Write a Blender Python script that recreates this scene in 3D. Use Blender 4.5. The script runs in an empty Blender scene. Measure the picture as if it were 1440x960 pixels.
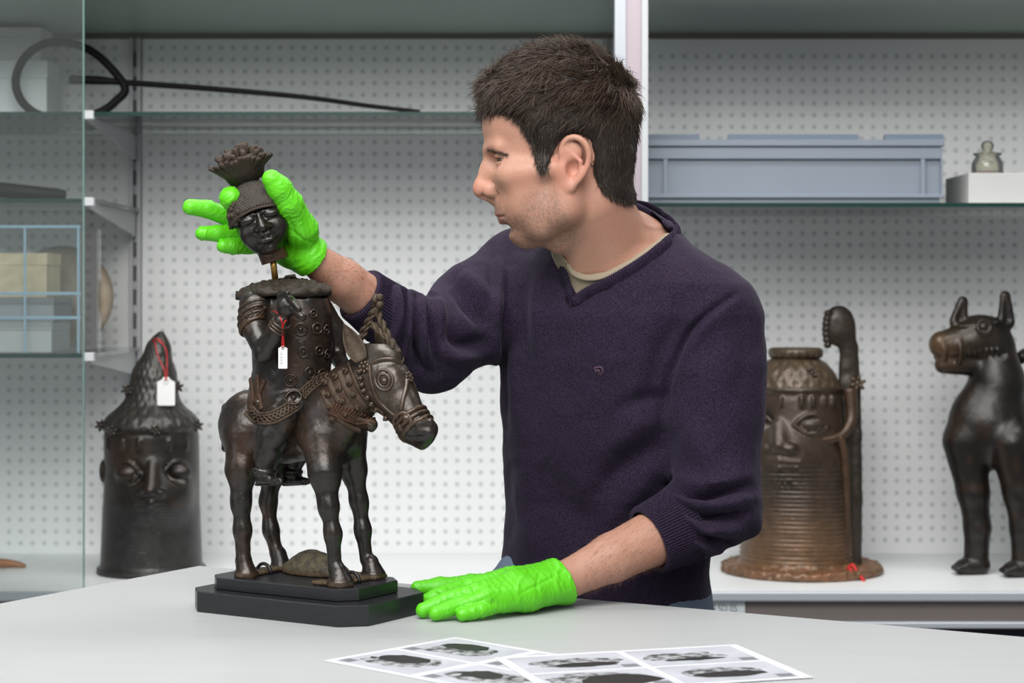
import bpy, math, random
import numpy as np
from mathutils import Vector, Matrix

# ------------------------------------------------------------------ camera, light
F, CX, HY = 2800.0, 720.0, 410.0        # focal length in pixels, principal column, horizon row (1440x960)
TABLE_Z = 0.90
HC = TABLE_Z + 0.375                     # camera height
scene = bpy.context.scene
COL = scene.collection

cam_data = bpy.data.cameras.new('camera')
cam = bpy.data.objects.new('camera', cam_data); COL.objects.link(cam)
cam.location = (0, 0, HC); cam.rotation_euler = (math.pi / 2, 0, 0)
cam_data.sensor_fit = 'HORIZONTAL'; cam_data.sensor_width = 36.0
cam_data.lens = F * 36.0 / 1440.0
cam_data.shift_y = -(480.0 - HY) / 1440.0
cam_data.clip_start = 0.05
cam_data.dof.use_dof = True
cam_data.dof.focus_distance = 2.38
cam_data.dof.aperture_fstop = 8.5
scene.camera = cam

world = bpy.data.worlds.new('world'); scene.world = world
world.use_nodes = True
world.node_tree.nodes['Background'].inputs[0].default_value = (0.97, 0.985, 1.0, 1)
world.node_tree.nodes['Background'].inputs[1].default_value = 0.21

def area(name, loc, target, size, power, color=(1, 1, 1)):
    l = bpy.data.lights.new(name, 'AREA'); l.shape = 'RECTANGLE'
    l.size, l.size_y = size; l.energy = power; l.color = color
    o = bpy.data.objects.new(name, l); COL.objects.link(o)
    o.location = loc
    d = Vector(target) - Vector(loc)
    o.rotation_euler = d.to_track_quat('-Z', 'Y').to_euler()
    return o
area('ceiling_light_front', (-0.5, 0.9, 2.95), (-0.1, 2.5, 1.0), (2.4, 1.0), 86, (1.0, 0.985, 0.96))
area('ceiling_light_aisle', (0.1, 3.0, 2.95), (0.1, 3.3, 0.7), (3.4, 0.5), 50, (1.0, 0.99, 0.97))
area('rear_fill_light', (0.1, -1.5, 2.9), (0.1, 4.0, 1.0), (3.2, 1.2), 64, (1.0, 0.985, 0.96))  # unseen fill added behind the camera to lift the cabinet's back panel
area('left_fill_light', (-2.6, 0.7, 1.9), (0.0, 2.6, 1.1), (1.6, 1.5), 10, (0.90, 0.96, 1.0))  # weak cool fill added from the left, no window stands there

scene.view_settings.view_transform = 'Standard'
scene.view_settings.look = 'None'
scene.view_settings.gamma = 1.0
scene.view_settings.use_curve_mapping = False
scene.view_settings.exposure = 0.0
scene.cycles.transparent_max_bounces = 32      # light has to pass several panes of glass
# ------------------------------------------------------------------ helpers
rng = np.random.default_rng(7)
random.seed(7)
V = lambda *a: np.array(a, float)

def P(px, py, Y):
    """point seen at pixel (px,py) of the photograph, standing at depth Y"""
    return V((px - CX) * Y / F, Y, HC - (py - HY) * Y / F)

def unit(v):
    v = np.asarray(v, float); return v / (np.linalg.norm(v) + 1e-12)

def ptube(z, y, Y):
    return (HC - z) * F / Y

# ---- materials
def new_mat(name):
    m = bpy.data.materials.new(name); m.use_nodes = True
    nt = m.node_tree; return m, nt, nt.nodes['Principled BSDF']

def node(nt, t, **kw):
    n = nt.nodes.new(t)
    for k, v in kw.items():
        if k in n.inputs: n.inputs[k].default_value = v
        else: setattr(n, k, v)
    return n

def mat(name, col, rough=0.5, metal=0.0, var=0.0, vscale=20.0, bump=0.0, bscale=200.0, col2=None,
        spec=0.5, sheen=0.0, sss=0.0, coat=0.0, detail=4.0, stretch=None, var_lo=0.35, var_hi=0.7):
    m, nt, b = new_mat(name)
    b.inputs['Roughness'].default_value = rough
    b.inputs['Metallic'].default_value = metal
    b.inputs['Specular IOR Level'].default_value = spec
    b.inputs['Base Color'].default_value = (*col, 1)
    if sheen: b.inputs['Sheen Weight'].default_value = sheen; b.inputs['Sheen Roughness'].default_value = 0.5
    if coat: b.inputs['Coat Weight'].default_value = coat; b.inputs['Coat Roughness'].default_value = 0.25
    if sss:
        b.inputs['Subsurface Weight'].default_value = sss
        b.inputs['Subsurface Radius'].default_value = (1.0, 0.35, 0.2)
        b.inputs['Subsurface Scale'].default_value = 0.006
    tc = node(nt, 'ShaderNodeTexCoord')
    src = tc.outputs['Object']
    if stretch:
        mp = node(nt, 'ShaderNodeMapping'); mp.inputs['Scale'].default_value = stretch
        nt.links.new(src, mp.inputs[0]); src = mp.outputs[0]
    if var:
        n = node(nt, 'ShaderNodeTexNoise', Scale=vscale, Detail=detail, Roughness=0.6)
        nt.links.new(src, n.inputs['Vector'])
        r = node(nt, 'ShaderNodeMapRange'); r.inputs[1].default_value = var_lo; r.inputs[2].default_value = var_hi
        nt.links.new(n.outputs[0], r.inputs[0])
        mx = node(nt, 'ShaderNodeMix', data_type='RGBA')
        c2 = col2 or tuple(c * (1 - var) for c in col)
        mx.inputs['A'].default_value = (*col, 1); mx.inputs['B'].default_value = (*c2, 1)
        nt.links.new(r.outputs[0], mx.inputs['Factor'])
        nt.links.new(mx.outputs['Result'], b.inputs['Base Color'])
    if bump:
        n = node(nt, 'ShaderNodeTexNoise', Scale=bscale, Detail=3.0)
        nt.links.new(src, n.inputs['Vector'])
        bp = node(nt, 'ShaderNodeBump'); bp.inputs['Strength'].default_value = bump
        bp.inputs['Distance'].default_value = 0.002
        nt.links.new(n.outputs[0], bp.inputs['Height']); nt.links.new(bp.outputs[0], b.inputs['Normal'])
    return m

def glass_mat(name, col, rough=0.02, alpha=0.2):
    """thin clear sheet: mostly straight-through transmission plus a mirror coat"""
    m, nt, b = new_mat(name)
    out = nt.nodes['Material Output']; nt.nodes.remove(b)
    tr = node(nt, 'ShaderNodeBsdfTransparent'); tr.inputs[0].default_value = (*col, 1)
    gl = node(nt, 'ShaderNodeBsdfGlossy'); gl.inputs['Roughness'].default_value = rough
    fr = node(nt, 'ShaderNodeFresnel', IOR=1.45)
    df = node(nt, 'ShaderNodeBsdfDiffuse'); df.inputs[0].default_value = (0.75, 0.82, 0.82, 1)
    m1 = node(nt, 'ShaderNodeMixShader'); m1.inputs[0].default_value = alpha
    nt.links.new(tr.outputs[0], m1.inputs[1]); nt.links.new(df.outputs[0], m1.inputs[2])
    m2 = node(nt, 'ShaderNodeMixShader')
    nt.links.new(fr.outputs[0], m2.inputs[0]); nt.links.new(m1.outputs[0], m2.inputs[1]); nt.links.new(gl.outputs[0], m2.inputs[2])
    nt.links.new(m2.outputs[0], out.inputs[0])
    return m

def attr_mat(name, rough=0.5, metal=0.0, spec=0.5, bump=0.0, bscale=300.0, var=0.0, vscale=300.0, sss=0.0, sheen=0.0, coat=0.0, bdist=0.002):
    """base colour from the mesh's own 'tone' colour attribute, with fine grain"""
    m, nt, b = new_mat(name)
    b.inputs['Roughness'].default_value = rough; b.inputs['Metallic'].default_value = metal
    b.inputs['Specular IOR Level'].default_value = spec
    if sheen: b.inputs['Sheen Weight'].default_value = sheen
    if coat: b.inputs['Coat Weight'].default_value = coat; b.inputs['Coat Roughness'].default_value = 0.3
    if sss:
        b.inputs['Subsurface Weight'].default_value = sss
        b.inputs['Subsurface Radius'].default_value = (1.0, 0.35, 0.2)
        b.inputs['Subsurface Scale'].default_value = 0.005
    at = node(nt, 'ShaderNodeAttribute', attribute_name='tone')
    tc = node(nt, 'ShaderNodeTexCoord')
    col = at.outputs['Color']
    if var:
        n = node(nt, 'ShaderNodeTexNoise', Scale=vscale, Detail=4.0, Roughness=0.65)
        nt.links.new(tc.outputs['Object'], n.inputs['Vector'])
        r = node(nt, 'ShaderNodeMapRange'); r.inputs[1].default_value = 0.3; r.inputs[2].default_value = 0.7
        r.inputs[3].default_value = 1 - var; r.inputs[4].default_value = 1 + var
        nt.links.new(n.outputs[0], r.inputs[0])
        mx = node(nt, 'ShaderNodeVectorMath', operation='SCALE')
        nt.links.new(col, mx.inputs[0]); nt.links.new(r.outputs[0], mx.inputs['Scale'])
        col = mx.outputs[0]
    nt.links.new(col, b.inputs['Base Color'])
    if bump:
        n = node(nt, 'ShaderNodeTexNoise', Scale=bscale, Detail=4.0, Roughness=0.6)
        nt.links.new(tc.outputs['Object'], n.inputs['Vector'])
        bp = node(nt, 'ShaderNodeBump'); bp.inputs['Strength'].default_value = bump
        bp.inputs['Distance'].default_value = bdist
        nt.links.new(n.outputs[0], bp.inputs['Height']); nt.links.new(bp.outputs[0], b.inputs['Normal'])
    return m

# ---- objects
def tag(o, label=None, cat=None, group=None, kind=None):
    if label: o['label'] = label
    if cat: o['category'] = cat
    if group: o['group'] = group
    if kind: o['kind'] = kind
    return o

def empty(name, loc, label=None, cat=None, group=None, kind=None):
    o = bpy.data.objects.new(name, None); COL.objects.link(o)
    o.location = tuple(map(float, loc)); o.empty_display_size = 0.05
    return tag(o, label, cat, group, kind)

def world_loc(o):
    l = Vector((0, 0, 0))
    while o is not None:
        l += Vector(o.location); o = o.parent
    return l

def mesh_obj(name, verts, faces, material, parent=None, smooth=True, tone=None, origin=None):
    """verts in world space; the object's origin is put at `origin` (default: base centre)"""
    verts = np.asarray(verts, np.float64)
    if origin is None:
        lo, hi = verts.min(0), verts.max(0)
        origin = V((lo[0] + hi[0]) / 2, (lo[1] + hi[1]) / 2, lo[2])
    origin = np.asarray(origin, float)
    me = bpy.data.meshes.new(name)
    loc = verts - origin
    if isinstance(faces, np.ndarray):
        n = faces.shape[1]
        me.vertices.add(len(loc)); me.vertices.foreach_set('co', loc.astype(np.float32).ravel())
        me.loops.add(faces.size); me.loops.foreach_set('vertex_index', faces.astype(np.int32).ravel())
        me.polygons.add(len(faces)); me.polygons.foreach_set('loop_start', np.arange(0, faces.size, n, dtype=np.int32))
        me.update(calc_edges=True); me.validate()
    else:
        me.from_pydata([tuple(v) for v in loc], [], [tuple(int(i) for i in f) for f in faces]); me.update()
    if smooth: me.polygons.foreach_set('use_smooth', np.ones(len(me.polygons), bool))
    if tone is not None:
        ca = me.color_attributes.new('tone', 'FLOAT_COLOR', 'POINT')
        c = np.ones((len(verts), 4), np.float32); c[:, :3] = tone
        ca.data.foreach_set('color', c.ravel())
    me.materials.append(material)
    o = bpy.data.objects.new(name, me); COL.objects.link(o)
    if parent is not None:
        o.parent = parent
        o.location = Vector(tuple(origin)) - world_loc(parent)
    else:
        o.location = tuple(origin)
    return o

class MB:
    """collects simple solids, world space"""
    def __init__(s): s.v = []; s.f = []
    def add(s, vs, fs):
        n = len(s.v); s.v += [tuple(v) for v in vs]; s.f += [tuple(i + n for i in f) for f in fs]; return s
    def box(s, lo, hi, bevel=0.0):
        (x0, y0, z0), (x1, y1, z1) = lo, hi
        if bevel <= 0:
            vs = [(x0, y0, z0), (x1, y0, z0), (x1, y1, z0), (x0, y1, z0), (x0, y0, z1), (x1, y0, z1), (x1, y1, z1), (x0, y1, z1)]
            return s.add(vs, [(0, 3, 2, 1), (4, 5, 6, 7), (0, 1, 5, 4), (1, 2, 6, 5), (2, 3, 7, 6), (3, 0, 4, 7)])
        b = bevel
        return s.prism([(x0, y0), (x1, y0), (x1, y1), (x0, y1)], z0, z1, b)
    def prism(s, poly, z0, z1, b=0.0):
        poly = np.array(poly, float); n = len(poly)
        if b > 0:
            c = poly.mean(0); ins = []
            for i in range(n):
                p, q, r = poly[i - 1], poly[i], poly[(i + 1) % n]
                e1 = unit(q - p); e2 = unit(r - q)
                nn = V(-e1[1], e1[0]); n2 = V(-e2[1], e2[0])
                m = (nn + n2); m = m / (1 + nn @ n2)
                ins.append(q + m * b)
            ins = np.array(ins)
            rings = [(ins, z0), (poly, z0 + b), (poly, z1 - b), (ins, z1)]
        else:
            rings = [(poly, z0), (poly, z1)]
        vs = []; fs = []
        for r, z in rings: vs += [(x, y, z) for x, y in r]
        k = len(rings)
        for j in range(k - 1):
            for i in range(n):
                a, b2 = j * n + i, j * n + (i + 1) % n
                fs.append((a, b2, b2 + n, a + n))
        fs.append(tuple(range(n - 1, -1, -1))); fs.append(tuple((k - 1) * n + i for i in range(n)))
        return s.add(vs, fs)
    def tube(s, pts, rad, n=10, caps=True, closed=False, flat=1.0, up=None):
        pts = np.array(pts, float); m = len(pts)
        rad = np.full(m, rad) if np.isscalar(rad) else np.array(rad, float)
        T = np.zeros_like(pts)
        for i in range(m):
            if closed: T[i] = unit(pts[(i + 1) % m] - pts[i - 1])
            else: T[i] = unit(pts[min(i + 1, m - 1)] - pts[max(i - 1, 0)])
        u = np.array(up, float) if up is not None else (V(0, 0, 1) if abs(T[0][2]) < 0.9 else V(1, 0, 0))
        vs = []
        for i in range(m):
            u2 = u - T[i] * (u @ T[i]); u2 = unit(u2)
            if up is None: u = u2
            w = np.cross(T[i], u2)
            for j in range(n):
                a = 2 * math.pi * j / n
                vs.append(pts[i] + rad[i] * (math.cos(a) * w + math.sin(a) * u2 * flat))
        fs = []
        for i in range(m if closed else m - 1):
            i2 = (i + 1) % m
            for j in range(n):
                j2 = (j + 1) % n
                fs.append((i * n + j, i * n + j2, i2 * n + j2, i2 * n + j))
        if caps and not closed:
            fs.append(tuple(range(n - 1, -1, -1))); fs.append(tuple((m - 1) * n + j for j in range(n)))
        return s.add(vs, fs)
    def lathe(s, prof, c, n=32, axis=None):
        """prof: (r, h) list; c: base centre"""
        c = np.array(c, float); vs = []; fs = []; m = len(prof)
        for r, h in prof:
            for j in range(n):
                a = 2 * math.pi * j / n
                vs.append(c + V(r * math.cos(a), r * math.sin(a), h))
        for i in range(m - 1):
            for j in range(n):
                j2 = (j + 1) % n
                fs.append((i * n + j, i * n + j2, (i + 1) * n + j2, (i + 1) * n + j))
        if prof[0][0] > 1e-6: fs.append(tuple(range(n - 1, -1, -1)))
        if prof[-1][0] > 1e-6: fs.append(tuple((m - 1) * n + j for j in range(n)))
        return s.add(vs, fs)
    def build(s, name, material, parent=None, smooth=False, origin=None, auto=None):
        o = mesh_obj(name, np.array(s.v), s.f, material, parent, smooth, origin=origin)
        if auto is not None:
            o.data.polygons.foreach_set('use_smooth', np.ones(len(o.data.polygons), bool))
            o.data.set_sharp_from_angle(angle=math.radians(auto))
        return o

# ---- signed-distance sculpting ------------------------------------------------
def smin(a, b, k):
    if k <= 0: return np.minimum(a, b)
    h = np.maximum(k - np.abs(a - b), 0.0) / k
    return np.minimum(a, b) - h * h * (k * 0.25)

class Vol:
    def __init__(s, lo, hi, h=None, axes=None):
        if axes is None: axes = [np.arange(lo[i], hi[i] + h, h) for i in range(3)]
        s.ax = [np.asarray(a, np.float32) for a in axes]
        s.h = max(float(np.diff(a).max()) for a in s.ax)
        s.D = np.full([len(a) for a in s.ax], 1.0, np.float32)
    def _sl(s, lo, hi, pad):
        sl = []
        for i in range(3):
            a = np.searchsorted(s.ax[i], lo[i] - pad); b = np.searchsorted(s.ax[i], hi[i] + pad)
            sl.append(slice(max(a, 0), max(b, 0)))
        return tuple(sl)
    def _ev(s, prim, k):
        lo, hi, fn = prim
        sl = s._sl(lo, hi, k + 2.5 * s.h)
        X = s.ax[0][sl[0]][:, None, None]; Y = s.ax[1][sl[1]][None, :, None]; Z = s.ax[2][sl[2]][None, None, :]
        if 0 in (X.size, Y.size, Z.size): return None, None
        return sl, fn(X, Y, Z)
    def add(s, prim, k=0.0):
        sl, d = s._ev(prim, k)
        if sl is not None: s.D[sl] = smin(s.D[sl], d, k)
        return s
    def cut(s, prim, k=0.0):
        sl, d = s._ev(prim, k)
        if sl is not None: s.D[sl] = -smin(-s.D[sl], d, k)
        return s
    def keep(s, prim, k=0.0):
        """intersect with prim (prim must be valid over the whole grid)"""
        fn = prim[2]
        d = fn(s.ax[0][:, None, None], s.ax[1][None, :, None], s.ax[2][None, None, :])
        s.D = -smin(-s.D, -d, k)
        return s
    def chain(s, pts, rad, k=0.0, kin=None, flat=None):
        for i in range(len(pts) - 1):
            s.add(cap(pts[i], pts[i + 1], rad[i], rad[i + 1], flat), k)
        return s
    def mesh(s, smooth=1):
        D = s.D; S = D < 0
        c = np.zeros([n - 1 for n in D.shape], np.int8)
        for i in (0, 1):
            for j in (0, 1):
                for k in (0, 1):
                    c += S[i:D.shape[0] - 1 + i, j:D.shape[1] - 1 + j, k:D.shape[2] - 1 + k]
        mixed = (c > 0) & (c < 8); del c
        cells = np.argwhere(mixed)
        idx = np.full(mixed.shape, -1, np.int32); idx[mixed] = np.arange(len(cells))
        pos = np.zeros((len(cells), 3)); cnt = np.zeros(len(cells))
        corners = [(i, j, k) for i in (0, 1) for j in (0, 1) for k in (0, 1)]
        val = {o: D[cells[:, 0] + o[0], cells[:, 1] + o[1], cells[:, 2] + o[2]].astype(np.float64) for o in corners}
        for a in corners:
            for x in range(3):
                if a[x] == 1: continue
                b = list(a); b[x] = 1; b = tuple(b)
                da, db = val[a], val[b]
                cr = (da < 0) != (db < 0)
                t = np.where(cr, da / np.where(da - db == 0, 1, da - db), 0)
                q = np.tile(np.array(a, float), (len(cells), 1)); q[:, x] += t
                pos += q * cr[:, None]; cnt += cr
        pos /= cnt[:, None]
        W = np.zeros_like(pos)
        for x in range(3):
            ax = s.ax[x].astype(np.float64); i = cells[:, x]
            W[:, x] = ax[i] + (ax[i + 1] - ax[i]) * pos[:, x]
        faces = []
        nx, ny, nz = D.shape
        # edges along x, y, z
        A = S[:-1, 1:-1, 1:-1]; B = S[1:, 1:-1, 1:-1]
        e = np.argwhere(A != B); inn = A[tuple(e.T)]
        i, j, k = e[:, 0], e[:, 1] + 1, e[:, 2] + 1
        q = np.stack([idx[i, j - 1, k - 1], idx[i, j, k - 1], idx[i, j, k], idx[i, j - 1, k]], 1)
        faces.append(np.where(inn[:, None], q, q[:, ::-1]))
        A = S[1:-1, :-1, 1:-1]; B = S[1:-1, 1:, 1:-1]
        e = np.argwhere(A != B); inn = A[tuple(e.T)]
        i, j, k = e[:, 0] + 1, e[:, 1], e[:, 2] + 1
        q = np.stack([idx[i - 1, j, k - 1], idx[i - 1, j, k], idx[i, j, k], idx[i, j, k - 1]], 1)
        faces.append(np.where(inn[:, None], q, q[:, ::-1]))
        A = S[1:-1, 1:-1, :-1]; B = S[1:-1, 1:-1, 1:]
        e = np.argwhere(A != B); inn = A[tuple(e.T)]
        i, j, k = e[:, 0] + 1, e[:, 1] + 1, e[:, 2]
        q = np.stack([idx[i - 1, j - 1, k], idx[i, j - 1, k], idx[i, j, k], idx[i - 1, j, k]], 1)
        faces.append(np.where(inn[:, None], q, q[:, ::-1]))
        Fc = np.concatenate(faces); Fc = Fc[(Fc >= 0).all(1)]
        for _ in range(smooth): W = relax(W, Fc, 0.5)
        return W, Fc

def relax(W, Fc, a):
    e = np.concatenate([Fc[:, [0, 1]], Fc[:, [1, 2]], Fc[:, [2, 3]], Fc[:, [3, 0]]])
    n = len(W); cnt = np.bincount(e[:, 0], minlength=n).astype(float) + np.bincount(e[:, 1], minlength=n)
    out = np.empty_like(W)
    for x in range(3):
        sx = np.bincount(e[:, 0], W[e[:, 1], x], n) + np.bincount(e[:, 1], W[e[:, 0], x], n)
        out[:, x] = W[:, x] * (1 - a) + a * sx / np.maximum(cnt, 1)
    return out

def vnormals(W, Fc):
    fn = np.cross(W[Fc[:, 2]] - W[Fc[:, 0]], W[Fc[:, 3]] - W[Fc[:, 1]])
    N = np.zeros_like(W)
    for c in range(4):
        for x in range(3): N[:, x] += np.bincount(Fc[:, c], fn[:, x], len(W))
    return N / (np.linalg.norm(N, axis=1, keepdims=True) + 1e-12)

def vnoise(p, scale, seed=0):
    """smooth value noise in [-1,1]"""
    q = np.asarray(p) * scale + seed * 17.13
    i = np.floor(q).astype(np.int64); f = q - i; f = f * f * (3 - 2 * f)
    def h(a, b, c):
        n = (a * 73856093) ^ (b * 19349663) ^ (c * 83492791) ^ (seed * 2654435)
        n = (n ^ (n >> 13)) * 1274126177 & 0x7fffffff
        n = (n ^ (n >> 16)) & 0xffff
        return n / 32767.5 - 1.0
    r = 0
    for a in (0, 1):
        for b in (0, 1):
            for c in (0, 1):
                w = (f[:, 0] if a else 1 - f[:, 0]) * (f[:, 1] if b else 1 - f[:, 1]) * (f[:, 2] if c else 1 - f[:, 2])
                r = r + w * h(i[:, 0] + a, i[:, 1] + b, i[:, 2] + c)
    return r

def fbm(p, scale, seed=0, o=3):
    r = 0; a = 1; t = 0
    for k in range(o):
        r = r + a * vnoise(p, scale * 2 ** k, seed + k); t += a; a *= 0.5
    return r / t

def cap(a, b, ra, rb=None, flat=None):
    a = np.asarray(a, float); b = np.asarray(b, float)
    rb = ra if rb is None else rb
    m = max(ra, rb)
    if flat is not None: m *= max(1.0, flat[1])
    lo = np.minimum(a, b) - m; hi = np.maximum(a, b) + m
    ab = b - a; L2 = float(ab @ ab) + 1e-12
    def fn(X, Y, Z):
        x, y, z = X - a[0], Y - a[1], Z - a[2]
        t = np.clip((x * ab[0] + y * ab[1] + z * ab[2]) / L2, 0, 1).astype(np.float32)
        wx, wy, wz = x - t * ab[0], y - t * ab[1], z - t * ab[2]
        q = wx * wx + wy * wy + wz * wz
        r = ra + (rb - ra) * t
        if flat is None: return np.sqrt(q) - r
        n, s_ = flat; n = np.asarray(n, float)
        wn = wx * n[0] + wy * n[1] + wz * n[2]; wn2 = wn * wn; o = np.maximum(q - wn2, 0)
        m_ = np.sqrt(o + wn2 / s_ ** 2); g = np.sqrt(o + wn2 / s_ ** 4) / (m_ + 1e-9)
        return (m_ - r) / np.maximum(g, 1e-3)
    return lo, hi, fn

def frame(f=None, up=None):
    """rows: local axes. f = x axis, up = z axis hint"""
    f = unit(f); up = V(0, 0, 1) if up is None else np.asarray(up, float)
    s_ = unit(np.cross(up, f)); u = np.cross(f, s_)
    return np.array([f, s_, u])

def ell(c, r, R=None):
    c = np.asarray(c, float); r = np.asarray(r, float) * np.ones(3)
    R = np.eye(3) if R is None else np.asarray(R)
    e = np.sqrt(((R * r[:, None]) ** 2).sum(0))
    def fn(X, Y, Z):
        x, y, z = X - c[0], Y - c[1], Z - c[2]
        k0 = 0; k1 = 0
        for i in range(3):
            l = R[i, 0] * x + R[i, 1] * y + R[i, 2] * z
            k0 = k0 + (l / r[i]) ** 2; k1 = k1 + (l / r[i] ** 2) ** 2
        k0 = np.sqrt(k0); k1 = np.sqrt(k1)
        return k0 * (k0 - 1) / np.maximum(k1, 1e-6)
    return c - e, c + e, fn

def bx(c, half, R=None, rnd=0.0):
    c = np.asarray(c, float); hf = np.asarray(half, float)
    R = np.eye(3) if R is None else np.asarray(R)
    e = np.sqrt(((R * hf[:, None]) ** 2).sum(0)) * 1.75
    def fn(X, Y, Z):
        x, y, z = X - c[0], Y - c[1], Z - c[2]
        out = 0; inn = None
        for i in range(3):
            q = np.abs(R[i, 0] * x + R[i, 1] * y + R[i, 2] * z) - (hf[i] - rnd)
            out = out + np.maximum(q, 0) ** 2; inn = q if inn is None else np.maximum(inn, q)
        return np.sqrt(out) + np.minimum(inn, 0) - rnd
    return c - e, c + e, fn

def tor(c, axis, R, r, sq=1.0):
    c = np.asarray(c, float); n = unit(axis); m = R + r
    def fn(X, Y, Z):
        x, y, z = X - c[0], Y - c[1], Z - c[2]
        h = x * n[0] + y * n[1] + z * n[2]
        q = np.sqrt(np.maximum(x * x + y * y + z * z - h * h, 0)) - R
        return np.sqrt(q * q + h * h / sq ** 2) - r
    return c - m, c + m, fn

def cyl(c, axis, R, half, rnd=0.0):
    c = np.asarray(c, float); n = unit(axis); m = math.hypot(R, half)
    def fn(X, Y, Z):
        x, y, z = X - c[0], Y - c[1], Z - c[2]
        h = x * n[0] + y * n[1] + z * n[2]
        q = np.sqrt(np.maximum(x * x + y * y + z * z - h * h, 0)) - (R - rnd)
        g = np.abs(h) - (half - rnd)
        return np.sqrt(np.maximum(q, 0) ** 2 + np.maximum(g, 0) ** 2) + np.minimum(np.maximum(q, g), 0) - rnd
    return c - m, c + m, fn

def rings(c, f, up, levels):
    """body lofted from ellipses stacked along z. levels: (z, cx, cy, half_along_side, half_along_front), f: front dir (xy)"""
    L = np.array(sorted(levels), float); f = unit(f); sd = V(-f[1], f[0], 0)
    m = max(L[:, 3].max(), L[:, 4].max())
    lo = V(L[:, 1].min() - m, L[:, 2].min() - m, L[0, 0]); hi = V(L[:, 1].max() + m, L[:, 2].max() + m, L[-1, 0])
    def fn(X, Y, Z):
        z = np.asarray(Z, float)
        cx, cy, a, b = (np.interp(z, L[:, 0], L[:, k]) for k in (1, 2, 3, 4))
        x = X - cx; y = Y - cy
        p = x * sd[0] + y * sd[1]; q = x * f[0] + y * f[1]
        k0 = np.sqrt((p / a) ** 2 + (q / b) ** 2); k1 = np.sqrt((p / a ** 2) ** 2 + (q / b ** 2) ** 2)
        d = k0 * (k0 - 1) / np.maximum(k1, 1e-6)
        zz = np.maximum(L[0, 0] - z, z - L[-1, 0])
        return np.maximum(d, zz)
    return lo, hi, fn

def poly2d(x, y, pts):
    """2D polygon signed distance"""
    pts = np.array(pts, float); n = len(pts)
    d = np.full(np.broadcast(x, y).shape, 1e9, np.float32); ins = np.zeros(d.shape, bool)
    for i in range(n):
        a = pts[i]; b = pts[(i + 1) % n]; e = b - a
        wx = x - a[0]; wy = y - a[1]
        t = np.clip((wx * e[0] + wy * e[1]) / (e @ e + 1e-12), 0, 1)
        d = np.minimum(d, (wx - e[0] * t) ** 2 + (wy - e[1] * t) ** 2)
        c = ((a[1] <= y) != (b[1] <= y))
        if abs(e[1]) > 1e-12:
            ins ^= c & (x < a[0] + (y - a[1]) * e[0] / e[1])
    d = np.sqrt(d)
    return np.where(ins, -d, d)

def outline(pts, y0, y1):
    """solid with the outline `pts` (photograph coordinates) between depths y0 and y1"""
    ym = 0.5 * (y0 + y1)
    q = np.array([P(a, b, ym) for a, b in pts])
    lo = q.min(0) - 0.02; hi = q.max(0) + 0.02; lo[1] = y0; hi[1] = y1
    pl = q[:, [0, 2]]
    def fn(X, Y, Z):
        d = poly2d(X[:, :, :] + 0 * Z, Z + 0 * X, pl)
        return np.maximum(d, np.abs(Y - ym) - (y1 - y0) / 2)
    return lo, hi, fn

def proj(W):
    return np.stack([CX + W[:, 0] * F / W[:, 1], HY + (HC - W[:, 2]) * F / W[:, 1]], 1)

def polydist(pp, line):
    line = np.array(line, float); d = np.full(len(pp), 1e9); tt = np.zeros(len(pp))
    seg = np.linalg.norm(np.diff(line, axis=0), axis=1); tot = seg.sum(); acc = 0
    for i in range(len(line) - 1):
        a, b = line[i], line[i + 1]; e = b - a
        t = np.clip(((pp - a) @ e) / (e @ e + 1e-12), 0, 1)
        dd = np.linalg.norm(pp - a - t[:, None] * e, axis=1)
        m = dd < d; d[m] = dd[m]; tt[m] = (acc + t[m] * seg[i]) / tot
        acc += seg[i]
    return d, tt

def biggest(W, Fc):
    """keep the largest connected piece of a mesh"""
    lab = np.arange(len(W))
    while True:
        m = lab[Fc].min(1); new = lab.copy()
        for c in range(4): np.minimum.at(new, Fc[:, c], m)
        new = new[new]
        if (new == lab).all(): break
        lab = new
    u, n = np.unique(lab, return_counts=True); k = lab == u[n.argmax()]
    idx = np.cumsum(k) - 1; f = Fc[k[Fc[:, 0]]]
    return W[k], idx[f]

def lerp(a, b, t): return np.asarray(a, float) * (1 - t) + np.asarray(b, float) * t

def spline(pts, n=8, closed=False):
    """Catmull-Rom through points"""
    p = np.array(pts, float); m = len(p); out = []
    for i in range(m if closed else m - 1):
        g = (lambda j: p[j % m]) if closed else (lambda j: p[min(max(j, 0), m - 1)])
        p0, p1, p2, p3 = g(i - 1), g(i), g(i + 1), g(i + 2)
        for t in np.linspace(0, 1, n, endpoint=False):
            out.append(0.5 * ((2 * p1) + (p2 - p0) * t + (2 * p0 - 5 * p1 + 4 * p2 - p3) * t * t + (3 * p1 - p0 - 3 * p2 + p3) * t ** 3))
    if not closed: out.append(p[-1])
    return np.array(out)

def mixc(a, b, t):
    return np.asarray(a)[None] * (1 - t[:, None]) + np.asarray(b)[None] * t[:, None]
def sstep(a, b, x):
    t = np.clip((x - a) / (b - a), 0, 1); return t * t * (3 - 2 * t)
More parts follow.
